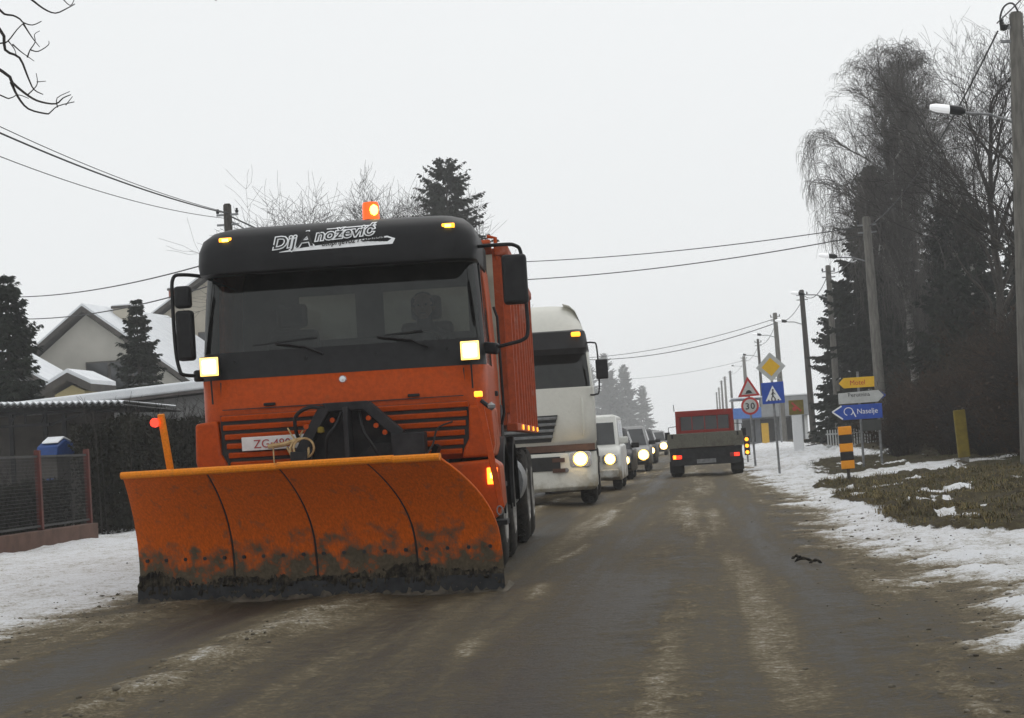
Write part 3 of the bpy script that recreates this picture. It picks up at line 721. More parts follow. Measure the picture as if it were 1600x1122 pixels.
MB().tube([(-0.58, -0.2, 1.25), (-0.575, -0.22, 1.1), (-0.57, -0.24, 1.02)], 0.006, 5).build('hanging_cord', M_rope, MNT)
MB().tube(arc([(0.92, -0.12, 1.33), (0.80, -0.2, 1.28), (0.76, -0.3, 1.15), (0.70, -0.4, 1.06)]), 0.008, 6).build('cable', M_black, MNT)
MB().bar((0.72, -0.2, 0.98), (0.80, -0.25, 1.14), 0.05, 0.05).build('lift_bracket', M_black, MNT)
for sx_ in (-0.45, 0.45): MB().bar((sx_, -0.1, 0.72), (sx_ * 0.9, -0.75, 0.48), 0.10, 0.14).build('push_arm', M_steel, MNT, 0.01)

# plough blade
PA = Vector((-1.68, -0.44, 0)); PU = Vector((0.963, -0.269, 0)); PN = Vector((-0.269, -0.963, 0))
def blade(s, t, off=0.0):
    sl = 0.16 * t ** 2; sr = 3.16 - 0.30 * max(0, (t - 0.35) / 0.65) ** 2.2
    s = sl + (sr - sl) * s
    o = 0.52 * t ** 2.1 + 0.05 * (1 - t) ** 2 + off
    p = PA + PU * s + PN * o
    return (p.x, p.y, 0.04 + 1.01 * t)
PL = empty('plow', label='curved orange plough blade caked with mud along its lower edge'); PL.parent = TR
cuts = [0.0, 0.275, 0.505, 0.775, 1.0]
for a, b_ in zip(cuts[:-1], cuts[1:]):
    m = MB(); N = 16
    m.loft([[blade(a + 0.003 + (b_ - a - 0.006) * k / 10, i / N, 0.012 * math.sin(math.pi * k / 10) + (random.random() - 0.5) * 0.004) for k in range(11)] for i in range(N + 1)])
    o = m.build('blade_panel', M_plow, PL, smooth=60)
    sd_ = o.modifiers.new('thickness', 'SOLIDIFY'); sd_.thickness = 0.022; sd_.offset = 0
    md = o.modifiers.new('bevel', 'BEVEL'); md.width = 0.006; md.segments = 2; md.limit_method = 'ANGLE'; md.angle_limit = R(50)
for c in cuts[1:-1]:
    m = MB(); m.tube([blade(c, i / 16, -0.012) for i in range(17)], 0.016, 6); m.build('panel_joint', M_flatblack, PL)
    m = MB(); m.tube([blade(c, i / 16, -0.10) for i in range(1, 17)], [0.03] * 16, 6); m.build('back_rib', M_plow, PL)
for a, b_, dz in ((0.0, 0.505, 0.0), (0.505, 0.86, 0.006), (0.86, 1.0, 0.0)):
    m = MB(); m.tube([Vector(blade(a + (b_ - a) * k / 10, 1.0)) + Vector((0, 0, dz)) for k in range(11)], 0.030, 10)
    m.build('top_rim', M_plow_rim, PL)
m = MB(); N = 60
m.loft([[Vector(blade(k / N, 0.0)) + Vector((0, 0, -0.03)) + PN * q for k in range(N + 1)] for q in (-0.03, 0.035)] + [[Vector(blade(k / N, 0.09)) + PN * 0.03 for k in range(N + 1)]])
m.build('cutting_edge', M_steel, PL)
for k in range(18):
    s_ = 0.03 + 0.94 * k / 17
    p_ = Vector(blade(s_, 0.30)); q_ = p_ + PN * 0.030
    MB().tube([p_, q_], 0.016, 6).build('blade_bolt', M_steel, PL)
# mud packed along the lower edge
def caked():
    m = MB(); N = 260; rows = []
    for j in range(7):
        row = []
        for k in range(N + 1):
            s = k / N
            top = 0.05 + 0.20 * float(fbm(np.array(s * 3.2), np.array(0.3), 4.5, 1, 5)) + 0.05 * max(0, math.sin(s * 9.0 + 1)) + random.uniform(-0.012, 0.012)
            t = top * j / 6
            bulge = 0.018 * math.sin(math.pi * (j / 6)) ** 0.6 + 0.06 * (float(fbm(np.array(s * 3.2), np.array(t * 6), 9, 2, 3)) - 0.42) * (j < 6) + random.uniform(-0.010, 0.014) * (0 < j < 6)
            p = Vector(blade(s, t)) + PN * (0.006 + bulge - 0.03 * (j == 6))
            p.z -= 0.035 * (j == 0)
            row.append(p)
        rows.append(row)
    m.loft(rows); return m
caked().build('caked_mud', M_caked, PL, smooth=30)
m = MB(); N = 120; rows = []
for j in range(6):
    rows.append([(lambda s, q: (PA + PU * (s * 3.2) + PN * (-0.02 + 0.30 * q + 0.1 * (random.random() - 0.5))) + Vector((0, 0, -0.02 + (0.075 * (1 - q) ** 1.5) * (0.6 + 0.9 * random.random()))))(k / N, j / 5) for k in range(N + 1)])
m.loft(rows); m.build('pushed_slush', mottled('pushed_slush', (0.028, 0.023, 0.017), (0.11, 0.095, 0.07), 7, 0.85, bump=0.4), PL, smooth=80)
# marker bars
mb = MB().bar((-1.335, -0.95, 1.52), (-1.30, -0.80, 0.95), 0.055, 0.03).build('marker_bar', M_plow_rim, PL, 0.006)
MB().tube([(-1.385, -0.97, 1.455), (-1.385, -0.93, 1.455)], 0.036, 12).build('marker_lamp', M_redlit, mb)
MB().box(-1.375, -1.325, -0.93, -0.9, 1.42, 1.49).build('lamp_bracket', M_black, mb)
mb = MB().bar((1.205, -0.95, 1.50), (1.335, -1.00, 0.62), 0.05, 0.03).build('marker_bar', M_orange, PL, 0.006)
MB().box(1.17, 1.235, -0.99, -0.93, 1.50, 1.545).build('marker_lamp', M_amber, mb, 0.008)
MB().tube([(1.22, -0.96, 1.47), (1.29, -0.97, 1.41)], 0.018, 8).build('lamp_bracket', M_black, mb)
MB().lathe_z([(0.001, -0.035), (0.03, -0.015), (0.034, 0.01), (0.001, 0.035)], 12, (1.30, -0.97, 1.42)).build('bracket_knob', M_galv, mb)
MB().tube([(1.32 + 0.022 * math.cos(t), -1.03, 0.60 + 0.035 * math.sin(t)) for t in np.linspace(0, 2 * math.pi, 17)], 0.006, 6).build('bar_shackle', M_galv, mb)
# mirrors
def mirror(name, path, boxes):
    fr = MB().tube(arc(path, 5), 0.016, 8).build(name, M_black, TR)
    for (x0, x1, y0, y1, z0, z1) in boxes:
        MB().box(x0, x1, y0, y1, z0, z1).build('mirror_housing', M_black, fr, 0.03, seg=3)
        MB().box(x0 + 0.02, x1 - 0.02, y1 - 0.004, y1 + 0.004, z0 + 0.03, z1 - 0.03).build('mirror_glass', M_chrome, fr)
mirror('mirror_arm', [(-1.15, 0.30, 2.71), (-1.33, 0.16, 2.73), (-1.415, 0.12, 2.70), (-1.43, 0.12, 2.5), (-1.425, 0.12, 2.1), (-1.40, 0.12, 1.92), (-1.36, 0.14, 1.87), (-1.20, 0.3, 1.86)],
       [(-1.41, -1.27, 0.08, 0.19, 2.44, 2.63), (-1.41, -1.26, 0.08, 0.20, 1.99, 2.42)])
mirror('mirror_arm', [(1.15, 0.30, 2.82), (1.38, 0.16, 2.81), (1.52, 0.10, 2.79), (1.57, 0.12, 2.70), (1.585, 0.14, 2.3), (1.585, 0.14, 2.06), (1.54, 0.14, 1.99), (1.40, 0.18, 1.96), (1.22, 0.3, 1.93)],
       [(1.40, 1.61, 0.02, 0.16, 2.29, 2.71)])
MB().bar((1.20, 0.26, 1.95), (1.32, 0.22, 1.93), 0.08, 0.10).build('mirror_mount', M_black, TR, 0.02)
MB().bar((-1.20, 0.26, 1.86), (-1.30, 0.22, 1.86), 0.08, 0.10).build('mirror_mount', M_black, TR, 0.02)
for sg in (-1, 1):
    MB().bar((sg * 1.225, 1.36, 1.58), (sg * 1.225, 1.20, 1.58), 0.03, 0.045).build('door_handle', M_black, TR, 0.008)
    MB().bar((sg * 1.19, 0.42, 2.04), (sg * 1.17, 0.52, 2.72), 0.03, 0.05, (0, 1, 0)).build('window_frame', M_black, TR)
    MB().tube([(sg * 1.23, 1.75, 1.3), (sg * 1.26, 1.75, 1.4), (sg * 1.25, 1.75, 2.3), (sg * 1.22, 1.75, 2.4)], 0.014, 6).build('grab_rail', M_black, TR)
    for z in (0.42, 0.75): MB().box(sg * 1.22 - 0.07, sg * 1.22 + 0.07, 0.56, 0.95, z, z + 0.04).build('step', M_steel, TR)
    # mudguards
    for yc, wd in ((1.42, 0.34), (3.12, 0.34)):
        m = MB(); ring = []
        for i in range(13):
            t = math.pi * i / 12
            ring.append([(sg * 0.90, yc - 0.62 * math.cos(t), 0.55 + 0.64 * math.sin(t)), (sg * 1.27, yc - 0.62 * math.cos(t), 0.55 + 0.64 * math.sin(t)), (sg * 1.275, yc - 0.60 * math.cos(t), 0.51 + 0.62 * math.sin(t))])
        m.loft(ring); o = m.build('mudguard', M_black, TR, smooth=60)
        q = o.modifiers.new('thickness', 'SOLIDIFY'); q.thickness = 0.02
# wheels
def wheel(parent, x, y, r, w, name='wheel', rimmat=None, depth=0.06):
    s = 1 if x > 0 else -1
    prof = [(-w / 2, r * 0.56), (-w / 2, r * 0.86), (-w / 2 + 0.03, r * 0.97), (-w / 2 + 0.06, r), (w / 2 - 0.06, r), (w / 2 - 0.03, r * 0.97), (w / 2, r * 0.86), (w / 2, r * 0.56)]
    m = MB(); m.lathe_x(prof, 36, (x, y, r)); 
    for k in range(40):                    # tread blocks
        t = 2 * math.pi * k / 40
        for xx in (-w * 0.28, w * 0.28):
            p = Vector((x + xx, y + (r + 0.004) * math.cos(t), r + (r + 0.004) * math.sin(t)))
            q_ = Vector((x + xx * 0.4, y + (r + 0.004) * math.cos(t + 0.07), r + (r + 0.004) * math.sin(t + 0.07)))
            m.bar(p, q_, 0.05, 0.018, (0, math.cos(t), math.sin(t)))
    o = m.build(name, M_rubber, parent, smooth=40)
    d = s * w / 2
    m = MB(); m.lathe_x([(d, r * 0.58), (d + s * 0.008, r * 0.52), (d - s * depth, r * 0.46), (d - s * depth * 1.3, r * 0.25), (d - s * depth * 0.3, r * 0.2), (d, r * 0.14), (d, 0.001)], 24, (x, y, r))
    m.build('rim', rimmat or M_rim, o)
    return o
for ya in (1.42, 3.12):
    for sg in (-1, 1): wheel(TR, sg * 1.08, ya, 0.53, 0.31)
for ya in (5.9, 7.25):
    for sg in (-1, 1):
        wheel(TR, sg * 1.13, ya, 0.53, 0.28); wheel(TR, sg * 0.80, ya, 0.53, 0.28)
ch = MB()
for sg in (-1, 1): ch.box(sg * 0.42 - 0.05, sg * 0.42 + 0.05, 0.3, 8.2, 0.72, 1.0)
for y in (1.42, 3.12, 5.9, 7.25): ch.box(-0.95, 0.95, y - 0.08, y + 0.08, 0.45, 0.61)
ch.box(-0.5, 0.5, 0.4, 2.0, 0.6, 1.05)
ch.build('chassis', M_steel, TR)
MB().tube([(1.0, 4.05, 0.72), (1.0, 5.1, 0.72)], 0.30, 20).build('fuel_tank', M_galv, TR)
# tipper body
tp = MB()
tp.box(-1.25, 1.25, 2.45, 8.4, 1.30, 1.42)
for sg in (-1, 1): tp.box(sg * 1.25 - 0.03, sg * 1.25 + 0.03, 2.45, 8.4, 1.42, 2.98)
tp.box(-1.22, 1.22, 2.45, 2.51, 1.42, 3.02); tp.box(-1.22, 1.22, 8.34, 8.4, 1.42, 2.9)
TB = tp.build('tipper_body', M_tipper, TR)
MB().box(-1.2, 1.2, 2.43, 2.449, 1.44, 2.96).build('window_light_board', mottled('rear_window_light', (0.30, 0.27, 0.22), (0.44, 0.40, 0.33), 3, 0.9), TB)  # added tan board; its pale colour stands for light seen through the rear windows
for sg in (-1, 1):
    for k in range(9):
        y = 2.50 + k * 0.72
        MB().prism_z([(sg * 1.281, y), (sg * 1.281, y + 0.16), (sg * 1.345, y + 0.13), (sg * 1.345, y + 0.03)], 1.32, 2.94).build('side_rib', M_tipper, TB)
    MB().box(sg * 1.29 - 0.07, sg * 1.29 + 0.07, 2.42, 8.43, 2.945, 3.04).build('top_rail', M_tipper, TB, 0.012)
    MB().box(sg * 1.295 - 0.055, sg * 1.295 + 0.055, 2.44, 8.41, 1.24, 1.318).build('bottom_rail', M_tipper, TB, 0.01)
    for k in range(4): MB().box(sg * 1.36, sg * 1.372, 3.3 + k * 1.4, 3.42 + k * 1.4, 1.255, 1.305).build('side_marker_lamp', M_amber, TB, 0.004)
    MB().tube([(sg * 1.24, 2.46, 2.9), (sg * 1.24, 2.46, 3.12), (sg * 1.16, 2.46, 3.14)], 0.02, 8).build('tarp_bracket', M_orange, TB)
MB().prism_x([(2.44, 2.96), (2.46, 3.06), (2.25, 3.09), (2.22, 3.05)][::-1], -1.15, 1.2).build('cab_guard', M_tipper, TB, 0.01)
MB().box(0.70, 1.22, 2.0, 2.35, 0.9, 1.5).build('battery_box', M_steel, TR, 0.02)

# the driver
def person_mesh():
    me = bpy.data.meshes.new('person')
    V = [(0, 1.22, 1.66, .17), (0, 1.24, 1.88, .17), (0, 1.22, 2.08, .16), (0, 1.18, 2.22, .065), (0, 1.14, 2.32, .085), (0, 1.13, 2.43, .092),
         (-.21, 1.20, 2.10, .075), (-.27, 1.04, 1.90, .058), (-.19, .80, 2.03, .036), (-.17, .73, 2.06, .03),
         (.21, 1.20, 2.10, .075), (.27, 1.04, 1.90, .058), (.19, .80, 2.03, .036), (.17, .73, 2.06, .03),
         (-.12, 1.15, 1.64, .11), (-.14, .72, 1.66, .085), (-.14, .62, 1.24, .05), (.12, 1.15, 1.64, .11), (.14, .72, 1.66, .085), (.14, .62, 1.24, .05)]
    E = [(0, 1), (1, 2), (2, 3), (3, 4), (4, 5), (2, 6), (6, 7), (7, 8), (8, 9), (2, 10), (10, 11), (11, 12), (12, 13), (0, 14), (14, 15), (15, 16), (0, 17), (17, 18), (18, 19)]
    for sgn, wr in ((-1, 9), (1, 13)):
        for j in range(4):
            b = len(V); x = sgn * (.17 - .018 * (j - 1.5) * sgn * 0) + (j - 1.5) * .016; z = 2.06
            V += [(x, .70, z + .03 - .004 * abs(j - 1), .009), (x, .685, z + .035, .009), (x, .69, z + .005, .008)]
            E += [(wr, b), (b, b + 1), (b + 1, b + 2)]
        b = len(V); V += [(sgn * .145, .74, z + .035, .010), (sgn * .135, .72, z + .03, .008)]; E += [(wr, b), (b, b + 1)]
    me.from_pydata([(x + 0.62, y, z) for x, y, z, r in V], E, [])
    o = bpy.data.objects.new('person', me); COL.objects.link(o)
    sk = o.modifiers.new('skin', 'SKIN'); sk.use_smooth_shade = True
    for i, (x, y, z, r) in enumerate(V): me.skin_vertices[0].data[i].radius = (r, r)
    me.skin_vertices[0].data[0].use_root = True
    o.modifiers.new('subdivision', 'SUBSURF').levels = 1
    me.materials.append(M_cloth)
    return o
drv = person_mesh()
drv.matrix_world = Matrix.Translation(TR.location) @ Matrix.Rotation(R(3.0), 4, 'Z')
tag(drv, 'person in dark clothes at the wheel behind the big windscreen', 'person')
hd = MB().lathe_z([(0.001, -0.125), (0.05, -0.11), (0.08, -0.05), (0.092, 0.02), (0.085, 0.08), (0.05, 0.115), (0.001, 0.125)], 18, (0.62, 1.12, 2.40))
hd.lathe_z([(0.001, -0.02), (0.014, -0.01), (0.001, 0.03)], 8, (0.62, 1.022, 2.39))
for sg in (-1, 1): hd.lathe_z([(0.001, -0.03), (0.012, 0), (0.001, 0.03)], 8, (0.62 + sg * 0.094, 1.13, 2.39))
hd.build('face', M_skin, drv, smooth=60)
for sg in (-1, 1): MB().lathe_z([(0.001, -0.01), (0.013, 0), (0.001, 0.01)], 8, (0.62 + sg * 0.034, 1.036, 2.41)).build('eye', M_flatblack, drv)
MB().bar((0.595, 1.035, 2.335), (0.645, 1.035, 2.335), 0.008, 0.01).build('mouth', M_hair, drv)
MB().lathe_z([(0.098, -0.01), (0.098, 0.06), (0.06, 0.115), (0.001, 0.135)], 18, (0.62, 1.135, 2.405)).build('hair', M_hair, drv, smooth=60)
#@@REST@@
# ------------------------------------------------------------------ other vehicles
def rounded(x0, x1, z0, z1, r, k=4):
    pts = []
    for cx, cz, a0 in ((x1 - r, z1 - r, 0), (x0 + r, z1 - r, 90), (x0 + r, z0 + r, 180), (x1 - r, z0 + r, 270)):
        for i in range(k + 1):
            t = R(a0 + 90 * i / k); pts.append((cx + r * math.cos(t), cz + r * math.sin(t)))
    return pts

def white_truck():
    T = empty('lorry', (-3.12, 33.2, 0), R(2.4), 'cream white lorry with roof spoiler and lit headlamp behind the snowplough', 'lorry')
    def ring(z, yf, hw, r=0.22, yb=2.2): return cab_ring(z, yf, hw, r, yb)
    lev = [(0.95, 0.0, 1.24), (1.5, 0.0, 1.25), (2.02, 0.05, 1.25), (2.05, 0.055, 1.25), (2.66, 0.20, 1.20), (3.02, 0.30, 1.16), (3.1, 0.4, 1.12)]
    rg = [ring(*l) for l in lev]; n = len(rg[0])
    def part(name, pick, mat):
        m = MB(); m.v = [p for r_ in rg for p in r_]
        for i in range(len(rg) - 1):
            for k in range(n - 1):
                if pick(i, k): m.f.append((i * n + k, i * n + k + 1, (i + 1) * n + k + 1, (i + 1) * n + k))
        o = clean(m.build(name, mat, T)); return o
    win = lambda i, k: i == 3 and front(k)
    sw_ = lambda i, k: i == 3 and side_win(k)
    sh = part('cab_shell', lambda i, k: not win(i, k) and not sw_(i, k) and not (i >= 4 and front(k)) and not (i == 3 and corner(k)), M_cream)
    q = sh.modifiers.new('thickness', 'SOLIDIFY'); q.thickness = 0.03; q.offset = -1
    part('window_pillar', lambda i, k: i == 3 and corner(k), M_cream)
    part('windscreen', win, M_glass)
    for ks in ((2, 3), (24, 25)): part('side_window', lambda i, k: i == 3 and k in ks, M_glass)
    MB().loft([ring(2.62, -0.12, 1.16, 0.2, 0.5), ring(2.72, -0.16, 1.21, 0.2, 0.5), ring(3.02, 0.02, 1.17, 0.2, 0.5), ring(3.06, 0.16, 1.12, 0.2, 0.5)]).build('sun_visor', M_visor, T)
    MB().loft([ring(3.04, 0.10, 1.14, 0.3), ring(3.2, 0.2, 1.10, 0.35), ring(3.4, 0.42, 1.02, 0.4), ring(3.5, 0.62, 0.92, 0.4), ring(3.54, 0.9, 0.8, 0.4)], cap=True).build('roof_spoiler', M_cream, T, smooth=60)
    MB().box(0.94, 1.10, -0.09, 0.1, 2.92, 3.0).build('marker_lamp', M_amber, T, 0.02)
    MB().box(-1.10, -0.94, -0.09, 0.1, 2.92, 3.0).build('marker_lamp', M_amber, T, 0.02)
    MB().prism_y([(-0.48, 1.12), (0.48, 1.12), (0.62, 1.58), (-0.62, 1.58)], -0.05, 0.02).build('grille', M_flatblack, T)
    for i in range(4):
        z = 1.19 + i * 0.105; hw = 0.50 + (z - 1.12) * 0.28
        MB().prism_x([(-0.085, z), (-0.09, z + 0.04), (-0.04, z + 0.055), (-0.04, z - 0.005)], -hw, hw).build('grille_slat', M_galv, T, 0.005)
    for sg in (-1, 1): MB().tube([(sg * 1.05, -0.02, 1.85), (sg * 1.06, -0.06, 1.80), (sg * 1.06, -0.06, 1.25), (sg * 1.05, -0.02, 1.2)], 0.018, 8).build('grab_rail', M_cream, T)
    MB().box(-1.23, 1.23, -0.05, 0.35, 0.945, 1.06).build('bumper_gap', M_plinth, T)
    m = MB(); m.loft([[(x, y - 0.08, z) for x, y, z in ring(z, yf, hw, 0.25, 0.7)] for z, yf, hw in ((0.26, 0.06, 1.18), (0.32, 0.0, 1.24), (0.8, 0.0, 1.25), (0.92, 0.02, 1.24))], cap=True)
    B = m.build('bumper', M_cream, T, 0.01)
    MB().box(-0.5, 0.62, -0.125, -0.1, 0.62, 0.86).build('bumper_grille', M_flatblack, B)
    for z in (0.62, 0.80): MB().box(0.48, 0.70, -0.135, -0.105, z - 0.035, z + 0.035).build('bumper_bracket', M_plinth, B)
    for sg in (-1, 1):
        l = MB().prism_y(rounded(sg * 0.97 - 0.19, sg * 0.97 + 0.19, 0.66, 0.93, 0.06), -0.10, -0.05).build('headlight', M_chrome, B, 0.01)
        MB().tube([(sg * 0.97, -0.17, 0.80), (sg * 0.97, -0.16, 0.80), (sg * 0.97, -0.13, 0.80), (sg * 0.97, -0.105, 0.80)], [0.05, 0.085, 0.12, 0.13], 16).build('headlight_bulb', M_headrim, l)
        MB().tube([(sg * 0.97, -0.20, 0.80), (sg * 0.97, -0.19, 0.80), (sg * 0.97, -0.165, 0.80)], [0.04, 0.075, 0.10], 16).build('headlight_core', M_head, l)
        MB().tube([(sg * 0.72, -0.12, 0.62), (sg * 0.72, -0.1, 0.62)], 0.04, 12).build('fog_lamp', M_galv, B)
    for sg in (-1, 1):
        a = MB().tube(arc([(sg * 1.14, 0.1, 2.80), (sg * 1.30, 0.02, 2.80), (sg * 1.37, 0.02, 2.70), (sg * 1.37, 0.04, 2.0), (sg * 1.30, 0.06, 1.90), (sg * 1.2, 0.15, 1.9)], 5), 0.016, 6).build('mirror_arm', M_black, T)
        MB().box(min(sg * 1.33, sg * 1.54), max(sg * 1.33, sg * 1.54), -0.02, 0.1, 2.16, 2.50).build('mirror_housing', M_black, a, 0.02)
    MB().bar((-0.6, -0.0, 2.08), (0.2, 0.0, 2.11), 0.02, 0.02).build('wiper', M_black, T)
    MB().box(-1.1, 1.1, 0.2, 0.6, 1.7, 2.0).build('dashboard', M_inner, T); MB().box(-1.17, 1.17, 2.0, 2.05, 1.0, 3.0).build('cab_back_wall', M_inner, T)
    for sg in (-1, 1):
        wheel(T, sg * 1.06, 1.35, 0.5, 0.30); wheel(T, sg * 1.05, 5.2, 0.5, 0.34)
        m = MB(); m.loft([[(sg * 0.88, 1.35 - 0.58 * math.cos(t), 0.5 + 0.6 * math.sin(t)), (sg * 1.25, 1.35 - 0.58 * math.cos(t), 0.5 + 0.6 * math.sin(t))] for t in np.linspace(0, math.pi, 11)])
        m.build('mudguard', M_black, T)
    MB().box(-1.2, 1.05, 2.75, 9.5, 1.15, 3.30).build('cargo_box', M_cream, T, 0.03)
    MB().box(-0.45, 0.45, 0.5, 9.3, 0.7, 1.0).build('chassis', M_steel, T)
white_truck()

def car(name, loc, rz, label, cat, w, hgt, paint, lampmat, hood=0.95, van=False, group=None, lamps=(0, 1), lampr=0.10):
    """car seen from its front (faces -y); simple but whole: body, cabin, panes, lamps, wheels"""
    T = empty(name, (loc[0], loc[1], 0), rz, label, cat, group)
    hw = w / 2; L = 4.3
    y_ws, y_roof, y_back = (0.75, 1.25, 4.1) if van else (1.05, 1.75, 3.5)
    zb, zh = 0.22, hood
    prof = [(0.02, 0.30), (-0.02, 0.45), (0.02, zh - 0.22), (0.14, zh - 0.10), (y_ws, zh), (L - 0.35, zh + 0.02), (L, zh - 0.1), (L, 0.3), (L - 0.1, zb), (0.1, zb)]
    m = MB(); rings = []
    for f, ins in ((-1.0, 0.10), (-0.95, 0.02), (-0.80, 0.0), (0.80, 0.0), (0.95, 0.02), (1.0, 0.10)):
        rings.append([(f * hw, min(max(y, ins * 1.2), L - ins), z if z < zh - 0.15 else z - ins * 0.5) for y, z in prof])
    m.loft(rings, closed=True, cap=True); B = m.build('body', paint, T, 0.03, smooth=50)
    zr = hgt; hr = hw * (0.90 if van else 0.76); hb = hw * 0.95
    c0 = [(-hb, y_ws, zh - 0.02), (hb, y_ws, zh - 0.02), (hb, L - 0.35, zh - 0.02), (-hb, L - 0.35, zh - 0.02)]
    c1 = [(-hr, y_roof, zr - 0.05), (hr, y_roof, zr - 0.05), (hr, y_back, zr - 0.05), (-hr, y_back, zr - 0.05)]
    c2 = [(-hr + 0.1, y_roof + 0.15, zr), (hr - 0.1, y_roof + 0.15, zr), (hr - 0.1, y_back - 0.15, zr), (-hr + 0.1, y_back - 0.15, zr)]
    MB().loft([c0, c1, c2], closed=True, cap=True).build('cabin', paint, T, 0.03, smooth=30)
    def lerp(a, b_, t): return tuple(a[i] + (b_[i] - a[i]) * t for i in range(3))
    def pane(nm, a, b_, c, d, u0, u1, v0, v1, nrm):
        q = []
        for u, v in ((u0, v0), (u1, v0), (u1, v1), (u0, v1)):
            p = lerp(lerp(a, b_, u), lerp(d, c, u), v); q.append(tuple(p[i] + nrm[i] * 0.006 for i in range(3)))
        MB().add(q, [(0, 1, 2, 3)]).build(nm, M_carglass, T)
    pane('windscreen', c0[0], c0[1], c1[1], c1[0], 0.05, 0.95, 0.05, 0.92 if not van else 0.80, (0, -1, 0.3))
    pane('side_window', c0[1], c0[2], c1[2], c1[1], 0.05, 0.45, 0.10, 0.88, (1, 0, 0.1)); pane('side_window', c0[1], c0[2], c1[2], c1[1], 0.5, 0.9, 0.10, 0.88, (1, 0, 0.1))
    pane('side_window', c0[3], c0[0], c1[0], c1[3], 0.55, 0.95, 0.10, 0.88, (-1, 0, 0.1))
    MB().box(-hw * 0.5, hw * 0.5, -0.035, 0.05, zh - 0.36, zh - 0.22).build('grille', M_flatblack, T, 0.01)
    MB().box(-hw * 0.93, hw * 0.93, -0.05, 0.12, 0.27, 0.46).build('bumper', M_black if not van else paint, T, 0.03)
    MB().box(-0.26, 0.26, -0.062, -0.05, 0.36, 0.46).build('number_plate', M_flatwhite, T)
    for i, sg in enumerate((-1, 1)):
        l = MB().prism_y(rounded(sg * hw * 0.74 - 0.16, sg * hw * 0.74 + 0.16, zh - 0.40, zh - 0.20, 0.06), -0.03, 0.06).build('headlight', M_chrome, T, 0.01)
        if i in lamps:
            MB().tube([(sg * hw * 0.74, -0.05, zh - 0.30), (sg * hw * 0.74, -0.03, zh - 0.30)], lampr * 1.2, 14).build('headlight_bulb', M_headrim, l)
            MB().tube([(sg * hw * 0.74, -0.065, zh - 0.30), (sg * hw * 0.74, -0.052, zh - 0.30)], lampr * 0.9, 14).build('headlight_core', lampmat, l)
        MB().box(min(sg * (hb - 0.02), sg * (hb + 0.2)), max(sg * (hb - 0.02), sg * (hb + 0.2)), y_ws + 0.12, y_ws + 0.25, zh + 0.02, zh + 0.17).build('mirror', M_black if not van else paint, T, 0.03)
        for yy in (0.85, 3.4): wheel(T, sg * (hw - 0.13), yy, 0.31, 0.20)
    return T
M_carglass = mottled('car_glass', (0.02, 0.022, 0.024), (0.035, 0.037, 0.04), 3, 0.08, spec=0.6)
car('delivery_van', (-2.72, 41.6), R(0.5), 'white van with lit headlamp following close behind the white lorry', 'van', 1.80, 1.66, M_vanwhite, M_head, hood=0.98, van=True)
car('car', (-2.78, 51.5), R(0.5), 'dark car with lit headlamp directly behind the white van', 'car', 1.70, 1.42, M_darkpaint, M_head, hood=0.82, lampr=0.11, group='oncoming cars in the queue')
car('car', (-2.62, 62.5), R(0.4), 'grey silver car with two bright headlamps, behind the dark car', 'car', 1.70, 1.50, M_silver, M_head, hood=0.84, lampr=0.15, group='oncoming cars in the queue')
car('car', (-2.85, 80.0), 0, 'distant dark car with its lit lamp, fourth vehicle behind the lorry', 'car', 1.70, 1.45, M_darkpaint, M_head, hood=0.84, lampr=0.13, group='oncoming cars in the queue')
car('car', (-3.0, 112.0), 0, 'farthest oncoming car, a pair of lights beside the flatbed truck', 'car', 1.70, 1.45, M_silver, M_head, hood=0.84, lampr=0.19, group='oncoming cars in the queue')

